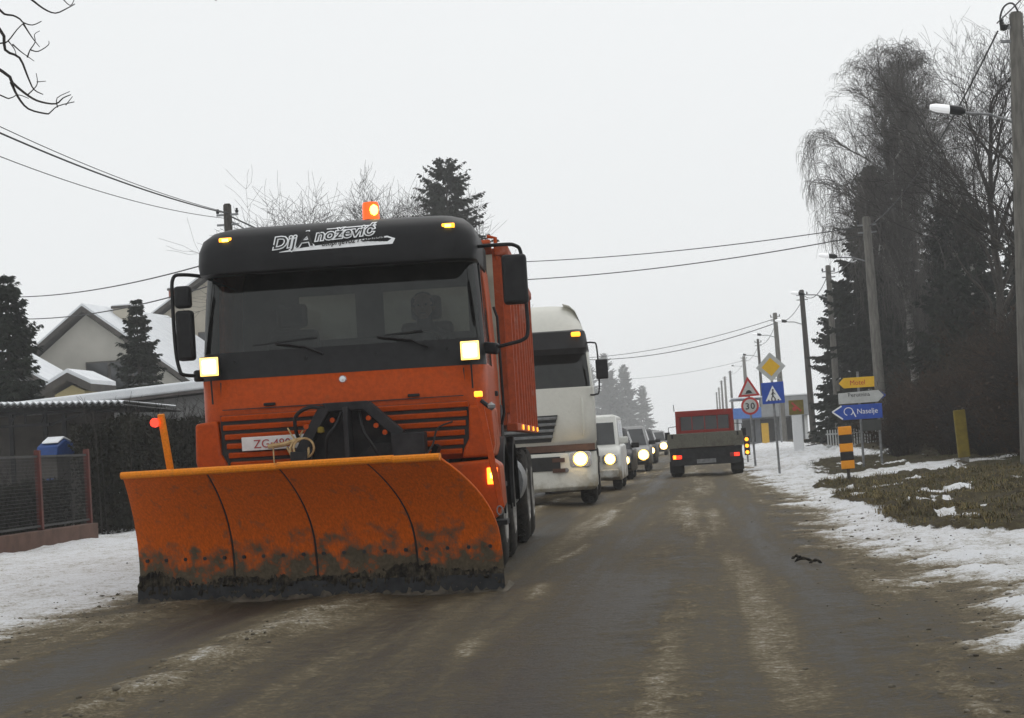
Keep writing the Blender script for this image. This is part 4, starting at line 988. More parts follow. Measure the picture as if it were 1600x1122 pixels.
def flatbed():
    T = empty('flatbed_truck', (0.02, 50.4, 0), R(-0.3), 'small grey flatbed truck with red cab frame driving ahead, tail lamps on', 'truck')
    tb = MB().prism_y([(-0.98, 0.76), (0.98, 0.76), (1.0, 0.90), (0.97, 1.14), (-0.97, 1.14), (-1.0, 0.90)], -0.03, 0.02).build('tailgate', M_greybed, T, 0.012)
    for x in (-0.6, 0.0, 0.6): MB().box(x - 0.03, x + 0.03, -0.05, -0.031, 0.78, 1.12).build('tailgate_rib', M_greybed, tb, 0.005)
    for x in (-0.85, 0.85): MB().box(x - 0.025, x + 0.025, -0.055, -0.031, 1.02, 1.12).build('latch', M_steel, tb, 0.004)
    MB().box(-0.97, 0.97, 0.02, 3.0, 0.76, 0.82).build('bed_floor', M_greybed, T)
    for sg in (-1, 1): MB().box(sg * 0.955 - 0.015, sg * 0.955 + 0.015, 0.021, 3.0, 0.821, 1.13).build('side_board', M_greybed, T)
    MB().prism_y([(-0.90, 0.30), (0.90, 0.30), (0.95, 0.755), (-0.95, 0.755)], 0.05, 0.45).build('rear_frame', M_steel, T, 0.01)
    MB().box(-0.5, 0.5, 0.46, 4.3, 0.45, 0.72).build('chassis', M_steel, T)
    h = MB(); h.box(-0.80, 0.80, 3.0, 3.06, 1.60, 1.76); h.box(-0.80, -0.70, 3.002, 3.058, 1.14, 1.60); h.box(0.70, 0.80, 3.002, 3.058, 1.14, 1.60); h.box(-0.70, 0.70, 3.001, 3.059, 1.14, 1.22)
    h.build('headboard_frame', M_redcab, T, 0.01)
    for x in (-0.35, 0, 0.35): MB().bar((x, 3.03, 1.22), (x, 3.03, 1.60), 0.025, 0.025).build('headboard_bar', M_redcab, T)
    MB().prism_x([(3.15, 0.5), (4.4, 0.5), (4.4, 1.1), (4.0, 1.72), (3.15, 1.72)], -0.78, 0.78).build('cab', M_redcab, T, 0.05)
    MB().box(-0.66, 0.66, 3.135, 3.149, 1.2, 1.6).build('rear_window', M_carglass, T)
    for sg in (-1, 1):
        l = MB().box(sg * 0.75 - 0.13, sg * 0.75 + 0.13, 0.02, 0.049, 0.47, 0.58).build('tail_lamp', mottled('lamp_red', (0.2, 0.01, 0.01), (0.28, 0.02, 0.02), 9, 0.3), T, 0.01)
        MB().box(sg * 0.75 - 0.02, sg * 0.75 + 0.11, 0.008, 0.0195, 0.48, 0.57).build('tail_bulb', M_redlit, l, 0.01)
        if sg < 0: MB().box(-0.86, -0.78, 0.006, 0.0195, 0.48, 0.58).build('brake_bulb', M_redcore, l, 0.01)
        for y in (0.8, 3.9): wheel(T, sg * 0.80, y, 0.33, 0.30)
        MB().box(sg * 0.80 - 0.17, sg * 0.80 + 0.17, 0.40, 0.42, 0.12, 0.42).build('mud_flap', M_black, T)
        a = MB().tube([(sg * 0.8, 3.7, 1.35), (sg * 1.02, 3.65, 1.33), (sg * 1.04, 3.65, 1.05)], 0.012, 6).build('mirror_arm', M_black, T)
        MB().box(sg * 1.06 - 0.07, sg * 1.06 + 0.07, 3.6, 3.66, 0.98, 1.20).build('mirror_housing', M_black, a, 0.01)
    MB().tube([(-0.82, 3.03, 1.76), (-0.83, 3.03, 1.95)], 0.012, 6).build('aerial', M_black, T)
    MB().box(-0.25, 0.25, 0.03, 0.048, 0.34, 0.45).build('number_plate', M_galv, T)
flatbed()

# ------------------------------------------------------------------ signs and posts
def ngon(cx, cz, r, n, a0=0): return [(cx + r * math.cos(a0 + 2 * math.pi * k / n), cz + r * math.sin(a0 + 2 * math.pi * k / n)) for k in range(n)]
def sign_priority():
    T = empty('road_sign', (1.76, 47.0, 0), 0, 'post with white and yellow priority diamond above a blue pedestrian crossing sign', 'road sign', 'road signs on the right')
    T.rotation_euler = (0, R(-1.0), 0)
    MB().tube([(0, 0, 0), (0, 0, 2.7)], 0.03, 10).build('post', M_galv, T)
    d = MB().prism_y(ngon(0, 2.62, 0.36, 4), -0.05, -0.035).build('priority_plate', M_signgrey, T, 0.006)
    MB().prism_y(ngon(0, 2.62, 0.225, 4), -0.056, -0.0505).build('yellow_diamond', M_yellow, d)
    b = MB().box(-0.27, 0.27, -0.05, -0.035, 1.73, 2.25).build('crossing_plate', M_blue, T, 0.006)
    MB().prism_y([(-0.19, 1.80), (0.19, 1.80), (0, 2.17)], -0.056, -0.0505).build('white_triangle', M_flatwhite, b)
    f = MB()
    f.prism_y(ngon(0.0, 2.06, 0.024, 10), -0.061, -0.057)
    for a, c, w in (((0.0, 2.03), (-0.01, 1.93), 0.035), ((-0.01, 1.93), (0.05, 1.83), 0.024), ((-0.01, 1.93), (-0.05, 1.83), 0.024), ((0.0, 2.01), (0.055, 1.95), 0.016), ((0.0, 2.01), (-0.045, 1.95), 0.016)):
        f.bar((a[0], -0.0595, a[1]), (c[0], -0.0595, c[1]), w, 0.003, (0, 1, 0))
    f.build('walking_figure', M_flatblack, b)
    for i in range(4): MB().prism_y([(-0.14 + i * 0.08, 1.803), (-0.10 + i * 0.08, 1.803), (-0.095 + i * 0.075, 1.828), (-0.13 + i * 0.075, 1.828)], -0.0605, -0.0565).build('crossing_stripe', M_flatblack, b)
def sign_hump():
    T = empty('road_sign', (1.49, 58.7, 0), 0, 'post with red bordered warning triangle above a round speed limit sign', 'road sign', 'road signs on the right')
    T.rotation_euler = (0, R(-1.5), 0)
    MB().tube([(0, 0, 0), (0, 0, 2.55)], 0.035, 10).build('post', M_galv, T)
    t = MB().prism_y([(-0.34, 2.15), (0.34, 2.15), (0, 2.76)], -0.055, -0.04).build('warning_triangle', M_signred, T, 0.01)
    MB().prism_y([(-0.23, 2.215), (0.23, 2.215), (0, 2.63)], -0.061, -0.0555).build('white_field', M_signgrey, t)
    MB().prism_y([(-0.14, 2.235), (0.14, 2.235)] + [(0.09 * math.cos(a), 2.255 + 0.09 * math.sin(a)) for a in np.linspace(0, math.pi, 9)], -0.066, -0.0615).build('hump_symbol', M_flatblack, t)
    c = MB().prism_y(ngon(0, 1.86, 0.27, 28), -0.055, -0.04).build('speed_limit_plate', M_signred, T)
    MB().prism_y(ngon(0, 1.86, 0.205, 28), -0.061, -0.0555).build('white_disc', M_signgrey, c)
    for ch_, x_ in (('3', -0.08), ('0', 0.08)): text_mesh('digit', ch_, 0.27, M_flatblack, c, (x_, -0.064, 1.765), offset=0.004, align='CENTER')
sign_priority(); sign_hump()

def arrow_signs():
    T = empty('direction_sign', (3.62, 45.0, 0), 0, 'post with yellow, grey and blue arrow shaped direction signs stacked above each other', 'direction sign')
    MB().tube([(0, 0, 0), (0, 0, 2.32)], 0.03, 10).build('post', M_galv, T)
    MB().tube([(0.42, 0.02, 0), (0.42, 0.02, 1.4)], 0.03, 10).build('post', M_galv, T)
    y = MB().prism_y([(-0.34, 1.95), (0.36, 1.95), (0.37, 2.19), (-0.33, 2.19), (-0.45, 2.07)], -0.055, -0.04).build('yellow_arrow_board', M_yellow, T, 0.004)
    text_mesh('lettering', 'Motel', 0.16, M_signred, y, (-0.02, -0.058, 2.015), align='CENTER', sx=0.95)
    g = MB().prism_y([(-0.48, 1.59), (0.42, 1.60), (0.56, 1.74), (0.44, 1.87), (-0.48, 1.84)], -0.055, -0.04).build('grey_arrow_board', M_signgrey, T, 0.004)
    MB().prism_y([(0.475, 1.635), (0.61, 1.74), (0.48, 1.85), (0.58, 1.74)], -0.062, -0.0555).build('blue_arrow_tip', M_blue, g)
    text_mesh('lettering', 'Perutnina', 0.13, M_flatblack, g, (0.0, -0.058, 1.745), align='CENTER', sx=1.0, shear=-0.2)
    b = MB().prism_y([(-0.66, 1.42), (-0.40, 1.22), (0.50, 1.22), (0.50, 1.56), (-0.42, 1.56)], -0.055, -0.04).build('blue_arrow_board', M_blue, T, 0.004)
    m = MB()
    for p, q in (((-0.64, 1.42), (-0.42, 1.545)), ((-0.64, 1.42), (-0.41, 1.24))): m.bar((p[0], -0.058, p[1]), (q[0], -0.058, q[1]), 0.035, 0.004, (0, 1, 0))
    m.build('arrow_border', M_flatwhite, b)
    m = MB(); m.tube([(-0.27 + 0.10 * math.cos(t), -0.057, 1.41 + 0.09 * math.sin(t)) for t in np.linspace(R(250), R(-60), 20)], 0.011, 6); m.bar((-0.18, -0.057, 1.44), (-0.11, -0.057, 1.28), 0.025, 0.006, (0, 1, 0))
    m.build('ring_emblem', M_flatwhite, b)
    text_mesh('lettering', 'Naselje', 0.17, M_flatwhite, b, (0.16, -0.058, 1.345), align='CENTER', sx=0.95)
    MB().box(0.02, 0.46, -0.05, -0.035, 0.94, 1.19).build('dark_board', mottled('board_dark', (0.03, 0.032, 0.03), (0.05, 0.052, 0.05), 5, 0.6), T, 0.004)
arrow_signs()
HZ = empty('hazard_marker', (2.49, 34.3, 0.0), 0, 'orange and black banded hazard marker on a short dark post by the driveway', 'hazard marker')
HZ.rotation_euler = (0, R(-1.2), 0)
MB().tube([(0, 0, 0), (0, 0, 0.95)], 0.03, 10).build('post', M_wood, HZ)
for i in range(5):
    z1 = 1.08 - i * 0.15
    MB().box(-0.115, 0.115, -0.05, 0.05, z1 - 0.149, z1).build('band', M_orangesign if i % 2 == 0 else M_flatblack, HZ, 0.012)
GP = empty('gas_marker_post', (5.52, 42.0, 0.12), 0, 'weathered yellow marker post standing against the brown bushes', 'marker post')
GP.rotation_euler = (0, R(-2.5), 0)
MB().box(-0.125, 0.125, -0.06, 0.06, 0.14, 1.16).build('yellow_sleeve', M_gasyellow, GP, 0.02); MB().box(-0.09, 0.09, -0.045, 0.045, -0.1, 0.14).build('foot', M_concrete, GP)
AW = empty('warning_light_stand', (1.43, 66.0, 0.05), 0, 'stand with three amber lamps one above another beside the flatbed truck', 'warning light')
MB().tube([(0, 0.03, 0), (0, 0.03, 0.9)], 0.03, 8).build('post', M_galv, AW)
MB().box(-0.10, 0.10, -0.01, 0.02, 0.24, 0.88).build('backing_board', M_black, AW, 0.01)
for z in (0.78, 0.56, 0.34): MB().tube([(0, -0.05, z), (0, -0.012, z)], 0.065, 14).build('lamp', M_amber, AW)

# petrol station and totem
PS = empty('petrol_station', (5.0, 138, 0), 0, 'low grey petrol station with blue canopy edge far down the right side', 'petrol station')
MB().box(-2.6, 2.3, 2, 9, 0, 2.5).build('wall', M_stationgrey, PS)
for x in (-1.8, -0.4, 1.0): MB().box(x - 0.5, x + 0.5, 1.96, 1.999, 0.3, 1.9).build('window', M_carglass, PS)
MB().box(-2.9, -0.9, -2, 2.0, 2.0, 2.75).build('canopy', M_paleblue, PS, 0.03)
MB().box(-0.899, 2.8, -2, 1.99, 2.0, 3.4).build('canopy_fascia', M_stationgrey, PS, 0.03)
MB().box(-2.95, 2.85, -2.05, 9.05, 3.402, 3.5).build('roof_snow', M_snow, PS, 0.02)
for x in (-2.4, 2.2): MB().box(x - 0.12, x + 0.12, -1.4, -1.1, 0, 2.0).build('column', M_flatwhite, PS)
MB().box(-0.95, -0.45, -1.6, -1.1, 0, 1.6).build('fuel_pump', M_yellow, PS, 0.03)
PT = empty('price_totem', (3.85, 80, 0), 0, 'pale price totem with a square yellow sign head', 'totem')
MB().box(-0.21, 0.21, -0.1, 0.1, 0, 1.65).build('pillar', M_flatwhite, PT, 0.02)
yh = MB().box(-0.30, 0.30, -0.12, 0.12, 1.66, 2.26).build('yellow_head', M_gasyellow, PT, 0.02)
m = MB(); m.bar((-0.18, -0.123, 2.16), (0.18, -0.123, 1.8), 0.07, 0.006, (0, 1, 0)); m.prism_y(ngon(-0.08, 1.9, 0.09, 14), -0.128, -0.1205); m.build('red_emblem', M_signred, yh)

# pale picket fence beyond the bank
PF = empty('picket_fence', (4.9, 78, 0), 0, 'low pale picket fence behind the direction signs', 'fence')
for k in range(26):
    MB().box(k * 0.105, k * 0.105 + 0.05, -0.012, 0.012, 0.08, 0.95).build('picket', M_signgrey, PF)
for z in (0.25, 0.75): MB().box(-0.05, 2.75, 0.014, 0.045, z, z + 0.06).build('rail', M_signgrey, PF)

# ------------------------------------------------------------------ utility poles
def pole(x, y, h, r, mat, label, lean=0.0, lamp=None, lit=True, name='utility_pole', group='poles along the right of the road', base=0.0):
    T = empty(name, (x, y, base), 0, label, 'utility pole', group); T.rotation_euler = (0, lean, 0)
    MB().tube([(0, 0, -0.2), (0, 0, h * 0.5), (0, 0, h)], [r * 1.25, r * 1.1, r * 0.9], 12).build('shaft', mat, T)
    MB().tube([(0, 0, h), (0, 0, h + 0.03)], r * 0.7, 8).build('cap', mat, T)
    for dz in (0.25, 0.5): MB().bar((-r - 0.16, -0.03, h - dz), (r + 0.16, -0.03, h - dz), 0.05, 0.05).build('crossarm', M_galv, T)
    for sg in (-1, 1): MB().lathe_z([(0.001, 0), (0.035, 0.01), (0.045, 0.06), (0.025, 0.09), (0.035, 0.12), (0.001, 0.13)], 10, (sg * (r + 0.13), -0.03, h - 0.22)).build('insulator', M_black, T)
    if lamp:
        z, l = lamp
        MB().tube([(0, 0, z - 0.25), (-l * 0.5, 0, z - 0.05), (-l, 0, z)], 0.025, 8).build('lamp_arm', M_galv, T)
        hd_ = MB(); hd_.loft([[(-l + 0.10 - 0.28 * a, w * 0.10 * math.cos(t), z + 0.02 + 0.045 * a + w * 0.085 * math.sin(t)) for t in np.linspace(0, 2 * math.pi, 10, endpoint=False)] for a, w in ((0.0, 0.5), (0.3, 1), (1, 1))], closed=True, cap=True)
        H = hd_.build('lamp_head', M_black, T)
        MB().loft([[(-l - 0.18 - 0.34 * a, w * 0.10 * math.cos(t), z + 0.065 + 0.05 * a + w * 0.08 * math.sin(t)) for t in np.linspace(0, 2 * math.pi, 10, endpoint=False)] for a, w in ((0.003, 1), (0.7, 0.95), (1.0, 0.6))], closed=True, cap=True).build('lamp_glass', M_lamp, H)
    return T
P1 = pole(5.72, 35.0, 8.3, 0.135, M_concrete, 'thick grey concrete pole with street lamp at the right picture edge', R(2.4), (6.55, 1.05))
MB().tube(arc([(0.1, -0.05, 8.1), (-0.05, -0.1, 8.45), (-0.22, -0.1, 8.42), (-0.3, -0.1, 8.2), (-0.24, -0.08, 8.05), (-0.14, -0.05, 8.1)], 6), 0.018, 6).build('cable_loop', M_wire, P1)
MB().lathe_z([(0.001, 0), (0.06, 0.02), (0.07, 0.1), (0.001, 0.14)], 10, (-0.24, -0.08, 7.98)).build('cable_joint', M_black, P1)
pole(5.95, 65.0, 8.0, 0.15, M_concrete, 'grey concrete pole rising in front of the dark spruces', R(-0.6), (6.75, 1.15))
pole(5.95, 86.0, 8.2, 0.13, M_concrete, 'concrete pole half hidden by spruces, its lamp arm poking out', 0, (7.0, 1.2))
pole(5.78, 103.0, 8.4, 0.14, M_wood, 'dark wooden pole just left of the spruces', R(-0.9), (6.8, 1.0))
pole(5.35, 130.0, 8.9, 0.16, M_concrete, 'pale concrete pole behind the yellow priority diamond', R(-0.6), (7.5, 1.1))
pole(4.85, 155.0, 8.4, 0.11, M_wood, 'thin dark pole between the warning triangle and the diamond', R(-0.5), (7.2, 1.1))
pole(5.6, 240.0, 10.4, 0.22, M_concrete, 'hazy pole directly above the red warning triangle', R(-0.4), (9.3, 1.4))
for i, (y, x, h) in enumerate(((300, 4.65, 10.6), (315, 3.95, 10.2), (360, 3.85, 10.8), (405, 3.7, 10.6), (450, 3.5, 10.6))):
    pole(x, y, h, 0.18, M_concrete if i % 2 else M_wood, ['hazy dark pole first left of the warning triangle', 'hazy pale pole second left of the warning triangle', 'faint pole third left of the warning triangle', 'fainter pole fourth left of the warning triangle', 'farthest faint pole above the flatbed truck'][i])
pole(4.95, 125.0, 4.6, 0.05, M_galv, 'thin bare mast beside the yellow totem', group=None, name='mast')
PLFT = pole(-11.5, 47.0, 7.55, 0.115, M_wood, 'dark wooden pole sticking up behind the cab roof on the left', 0, None, group='poles on the left of the road')
pole(-11.6, 80.0, 9.3, 0.12, M_wood, 'wooden pole hidden behind the snowplough truck', 0, None, group='poles on the left of the road')

# ------------------------------------------------------------------ cables
def cable(p, q, sag, r, label, group, n=40):
    p, q = Vector(p), Vector(q)
    pts = []
    for i in range(n + 1):
        t = i / n; v = p.lerp(q, t); v.z -= sag * 4 * t * (1 - t); pts.append(v)
    tag(MB().tube(pts, r, 6).build('power_cable', M_wire, smooth=80), label, 'cable', group)
GL = 'cables running along the left verge'
cable((-11.5, 46.9, 7.33), (-11.5, 12, 7.75), 0.62, 0.016, 'thick black cable sagging to the pole from the upper left corner, middle of three', GL)
cable((-11.42, 46.9, 7.33), (-11.35, 12, 7.95), 0.66, 0.008, 'thin grey cable just above the thick black one at upper left', GL)
cable((-11.5, 46.9, 7.2), (-11.6, 12, 7.55), 0.85, 0.008, 'thin cable lowest of the three at the upper left', GL)
cable((-11.5, 47.1, 7.3), (-11.6, 79.9, 9.1), 0.5, 0.02, 'cable running from the left pole down behind the cab roof', GL)
cable((-11.45, 47.1, 7.15), (-11.55, 79.9, 8.9), 0.7, 0.015, 'second cable behind the cab roof, just under its neighbour', GL)
cable((-11.6, 46.9, 6.2), (-27.5, 72.0, 8.15), 0.35, 0.018, 'upper service cable crossing above the cream house gable', 'service cables to the houses')
cable((-11.6, 46.9, 5.65), (-27.8, 72.0, 7.4), 0.45, 0.018, 'lower service cable crossing above the cream house gable', 'service cables to the houses')
cable((-11.5, 80, 9.0), (5.9, 65.3, 7.75), 0.35, 0.018, 'upper of two cables spanning the road in front of the spruces', 'cables crossing the road')
cable((-11.5, 80, 8.2), (5.9, 65.3, 7.45), 0.42, 0.020, 'lower of two cables spanning the road in front of the spruces', 'cables crossing the road')
cable((-9.5, 150, 7.6), (5.3, 130, 8.55), 0.5, 0.022, 'upper hazy cable reaching the pale pole behind the diamond', 'far hazy cables')
cable((-9.5, 150, 7.5), (5.3, 130, 8.25), 0.7, 0.028, 'lower hazy cable reaching the pale pole behind the diamond', 'far hazy cables')
cable((-14, 265, 9.4), (5.6, 240, 9.9), 0.6, 0.022, 'faint far cable above the flatbed truck', 'far hazy cables')
RP = [(5.72, 35, 8.0), (5.95, 65, 7.7), (5.95, 86, 7.9), (5.78, 103, 8.1), (5.35, 130, 8.4), (4.85, 155, 8.0), (5.6, 240, 9.9), (4.65, 300, 10.1)]
nmz = ['concrete pole at the right edge', 'pole before the spruces', 'half hidden pole', 'dark wooden pole', 'pale pole behind the diamond', 'thin dark pole', 'pole above the triangle']
for i in range(7):
    cable(RP[i], RP[i + 1], 0.5, 0.018, 'roadside cable leaving the %s down the road' % nmz[i], 'cables along the right poles', 16)
cable((5.72, 35, 8.15), (6.1, 8, 8.3), 0.4, 0.012, 'cable leaving the top right corner of the picture', 'cables along the right poles', 16)

# ------------------------------------------------------------------ trees
def rvec(s):
    return Vector((random.gauss(0, s), random.gauss(0, s), random.gauss(0, s)))
def bare_tree(name, loc, height, r0, label, seed, mats, group=None, levels=4, spread=0.75, droop=0.0, up=0.25, density=1.0, twig_r=0.007, lean=(0, 0), bare=0.25, reach=0.45, env=None):
    random.seed(seed)
    T = empty(name, loc, 0, label, 'tree', group)
    thick, thin = [], []
    def grow(p, d, L, r, lv):
        n = max(3, int(4 + L * (1.2 if lv else 1.0))) if lv < levels else 3
        seg = L / n; pts = []
        for i in range(n):
            ra = r * (1 - 0.75 * i / n); rb_ = r * (1 - 0.75 * (i + 1) / n)
            q = p + d * seg
            (thick if lv <= 1 else thin).append((*p, *q, max(ra, twig_r * 0.6), max(rb_, twig_r * 0.5)))
            pts.append((q.copy(), d.copy(), i / n, rb_))
            p = q
            d = d + rvec(0.10 if lv == 0 else 0.17)
            if lv >= 1: d.z += up * 0.12
            if lv >= levels - 1: d.z -= droop * 0.35
            if env and lv >= 1:                     # outside the crown's envelope shoots bend over and weep
                e_ = (p.x * p.x + p.y * p.y) / env[0] ** 2 + ((p.z - env[1]) / env[2]) ** 2
                if e_ > 0.8:
                    k_ = min(0.55, (e_ - 0.8) * 1.2)
                    d = d * (1 - k_) + Vector((-0.15 * p.x / env[0], -0.15 * p.y / env[0], -1)) * k_
            d.normalize()
        if lv < levels:
            nch = int((9 if lv == 0 else 7 if lv == 1 else 5) * density * (0.8 + 0.4 * random.random()))
            if lv == 0: nch = int(height * 1.5 * density)
            for k in range(nch):
                t = bare + (1 - bare) * (k + random.random()) / nch if lv == 0 else 0.15 + 0.85 * random.random()
                q, dd, tt, rr = pts[min(int(t * len(pts)), len(pts) - 1)]
                a = random.random() * 2 * math.pi
                side = Vector((math.cos(a), math.sin(a), 0)); side = side - dd * side.dot(dd)
                if side.length < 0.1: continue
                side.normalize()
                sp = spread * (0.7 + 0.6 * random.random())
                nd = (dd * math.cos(sp) + side * math.sin(sp)).normalized(); nd.z += up * 0.3; nd.normalize()
                LL = height * reach * (1.1 - t * 0.75) * (0.7 + 0.5 * random.random()) if lv == 0 else L * (0.40 + 0.3 * random.random())
                if lv >= 3 and droop: LL *= 1.15
                grow(q.copy(), nd, LL, min(rr * 0.75, max(r * 0.42, twig_r)), lv + 1)
    grow(Vector((0, 0, -0.2)), Vector((lean[0], lean[1], 1)).normalized(), height * 0.97, r0, 0)
    segs_mesh('trunk', thick, mats[0], T, 6); segs_mesh('crown', thin, mats[1], T, 3)
    return T, len(thin)

def spruce(name, loc, height, rad, label, seed, group=None, base=0.4, dens=1.0, shape=0.85, mat=None, fine=1.0):
    rng = np.random.default_rng(seed)
    T = empty(name, loc, 0, label, 'tree', group)
    MB().tube([(0, 0, -0.2), (0, 0, height * 0.5), (0, 0, height * 0.98)], [height * 0.016 + 0.03, height * 0.009 + 0.02, 0.008], 8).build('trunk', M_bark, T)
    tris = []; limbs = []
    z = base
    while z < height - 0.12:
        f = (height - z) / (height - base)
        Rz = rad * f ** shape * (0.75 + 0.4 * rng.random()) + 0.05
        nb = int((7 + 3 * rng.random()) * dens)
        for k in range(nb):
            a = rng.random() * 2 * math.pi; L = Rz * (0.6 + 0.55 * rng.random())
            d = np.array([math.cos(a), math.sin(a), 0.0]); s = np.array([-math.sin(a), math.cos(a), 0.0])
            dr = 0.35 * (f + 0.15) * (0.6 + 0.8 * rng.random()); tipup = 0.25 * rng.random()
            lift = 0.5 * (1 - f) ** 2
            def P(t): return np.array([0, 0, z]) + d * L * t + np.array([0, 0, L * (lift * t - dr * t + tipup * t * t)])
            limbs.append((*P(0), *P(0.7), 0.012 + 0.01 * f, 0.005))
            m = int((10 + 22 * L) * dens)
            for j in range(m):
                t = 0.12 + 0.88 * (j + rng.random()) / m
                p = P(t); side = 1 if rng.random() < 0.5 else -1
                tl = (0.12 + 0.32 * L * (1.05 - t)) * (0.6 + 0.7 * rng.random())
                tip = p + d * tl * (0.35 + 0.5 * rng.random()) + s * side * tl * (0.25 + 0.75 * rng.random()) + np.array([0, 0, -tl * (0.05 + 0.75 * rng.random())])
                w = (0.03 + 0.08 * tl + 0.03 * rng.random()) * fine
                nn = np.cross(tip - p, rng.standard_normal(3)); nn = nn / (np.linalg.norm(nn) + 1e-9) * w
                mid = p * 0.45 + tip * 0.55
                tris.append((p, mid - nn, tip, mid + nn))
        z += (0.16 + 0.16 * f * min(1.5, height / 8)) * (0.7 + 0.6 * rng.random())
    V = np.array(tris).reshape(-1, 3); F = np.arange(len(V)).reshape(-1, 4)
    np_mesh('crown', V, F, mat or M_spruce, T)
    segs_mesh('branch_wood', limbs, M_bark, T, 3)['kind'] = 'stuff'
    return T
GS = 'spruces behind the bank on the right'
for (x, y, h, r_, lb, sd_, sh_) in ((7.5, 80.0, 11.7, 2.9, 'tallest dark spruce behind the concrete pole on the right', 11, 0.6), (9.9, 74.0, 9.4, 2.9, 'broad dark spruce right of the tallest one', 12, 0.5),
        (11.8, 66.0, 7.6, 2.7, 'lower spruce behind the brown bushes on the right', 13, 0.5), (11.4, 56.0, 5.8, 2.4, 'dense spruce at the right picture edge behind the bushes', 14, 0.45),
        (6.9, 93.0, 8.2, 2.2, 'spruce with ragged left side farthest down the road', 15, 0.6), (11.6, 84.0, 10.4, 3.0, 'dark spruce standing behind the birch trunk', 16, 0.55), (14.0, 80.0, 9.6, 3.0, 'dark spruce in the back row at the right edge', 17, 0.5), (9.0, 68.0, 6.2, 2.4, 'short wide spruce in front of the birch trunk', 18, 0.5), (9.3, 90.0, 10.8, 3.0, 'spruce filling the gap right behind the tallest one', 19, 0.5)):
    spruce('spruce', (x, y, 0), h, r_, lb, sd_, GS, dens=1.45, shape=sh_, fine=0.9)
spruce('spruce', (-16.6, 45.0, 0), 6.1, 1.75, 'dark spruce cut off by the left picture edge', 21, 'garden spruces on the left', dens=1.9, shape=0.8, fine=0.45)
spruce('spruce', (-16.5, 55.5, 0), 6.2, 1.65, 'young spruce in front of the cream house', 22, 'garden spruces on the left', dens=1.7, shape=0.95, fine=0.5)
spruce('spruce', (-11.4, 90.0, 0), 14.9, 4.3, 'tall conifer with ragged top behind the cab roof', 23, 'trees behind the snowplough truck', base=4, dens=0.75, shape=0.62)
GF = 'hazy conifers down the road on the left'
for i, (x, y, h, r_, lb) in enumerate(((-10.1, 205, 10.4, 2.1, 'tall hazy conifer rising beside the lorry mirror'), (-7.9, 200, 8.8, 2.0, 'hazy conifer with pointed top left of the road end'), (-8.9, 190, 7.6, 2.2, 'hazy conifer in front of two taller ones'), (-6.6, 215, 6.9, 1.7, 'hazy conifer nearest to the road end'), (-12.2, 210, 9.5, 2.3, 'hazy conifer half hidden behind the lorry cab'))):
    k_ = 2.3
    spruce('conifer', (x * k_, y * k_, 0), 1.1 + (h - 1.1) * k_, r_ * k_ * 1.1, lb, 30 + i, GF, dens=0.5, shape=0.55, fine=3.0)
bare_tree('birch_tree', (8.2, 76.0, 0), 14.6, 0.20, 'tall bare birch with drooping fine twigs above the spruces', 41, (M_birchbark, M_twig), None, levels=4, spread=0.62, droop=0.22, up=0.62, density=1.5, twig_r=0.0075, reach=0.36, bare=0.36, lean=(-0.01, 0), env=(3.1, 10.0, 5.6))
bare_tree('birch_tree', (10.9, 72.0, 0), 13.2, 0.18, 'second bare birch between the tall birch and the right edge', 44, (M_birchbark, M_twig), None, levels=4, spread=0.62, droop=0.22, up=0.62, density=1.3, twig_r=0.0075, reach=0.36, bare=0.45, env=(2.8, 9.4, 4.4))
bare_tree('bare_tree', (9.5, 62.0, 0), 11.4, 0.2, 'bare tree with upswept branches right of the birch', 42, (M_bark, M_darktwig), 'bare trees at the right edge', levels=4, spread=0.65, up=0.6, density=1.15, twig_r=0.008, reach=0.45, lean=(-0.05, 0))
bare_tree('bare_tree', (8.1, 47.5, 0), 9.0, 0.14, 'dark bare tree behind the concrete pole at the right edge', 43, (M_bark, M_darktwig), 'bare trees at the right edge', levels=4, spread=0.7, up=0.45, density=1.0, twig_r=0.006, reach=0.5, lean=(-0.02, 0))
GB = 'trees behind the snowplough truck'
bare_tree('bare_tree', (-17.8, 82.0, 0), 10.4, 0.2, 'bare tree with spreading branches above the left of the cab roof', 51, (M_bark, M_darktwig), GB, levels=3, spread=0.9, up=0.4, density=1.6, twig_r=0.012, reach=0.60, bare=0.5)
bare_tree('bare_tree', (-13.6, 84.0, 0), 11.0, 0.2, 'bare tree right of the beacon, beside the tall conifer', 52, (M_bark, M_darktwig), GB, levels=3, spread=0.85, up=0.5, density=1.7, twig_r=0.012, reach=0.52, bare=0.45)
bare_tree('bare_tree', (-9.6, 92.0, 0), 12.4, 0.2, 'lower bare tree showing right of the cab roof', 53, (M_bark, M_darktwig), GB, levels=3, spread=0.85, up=0.4, density=1.7, twig_r=0.011, reach=0.38, bare=0.3)

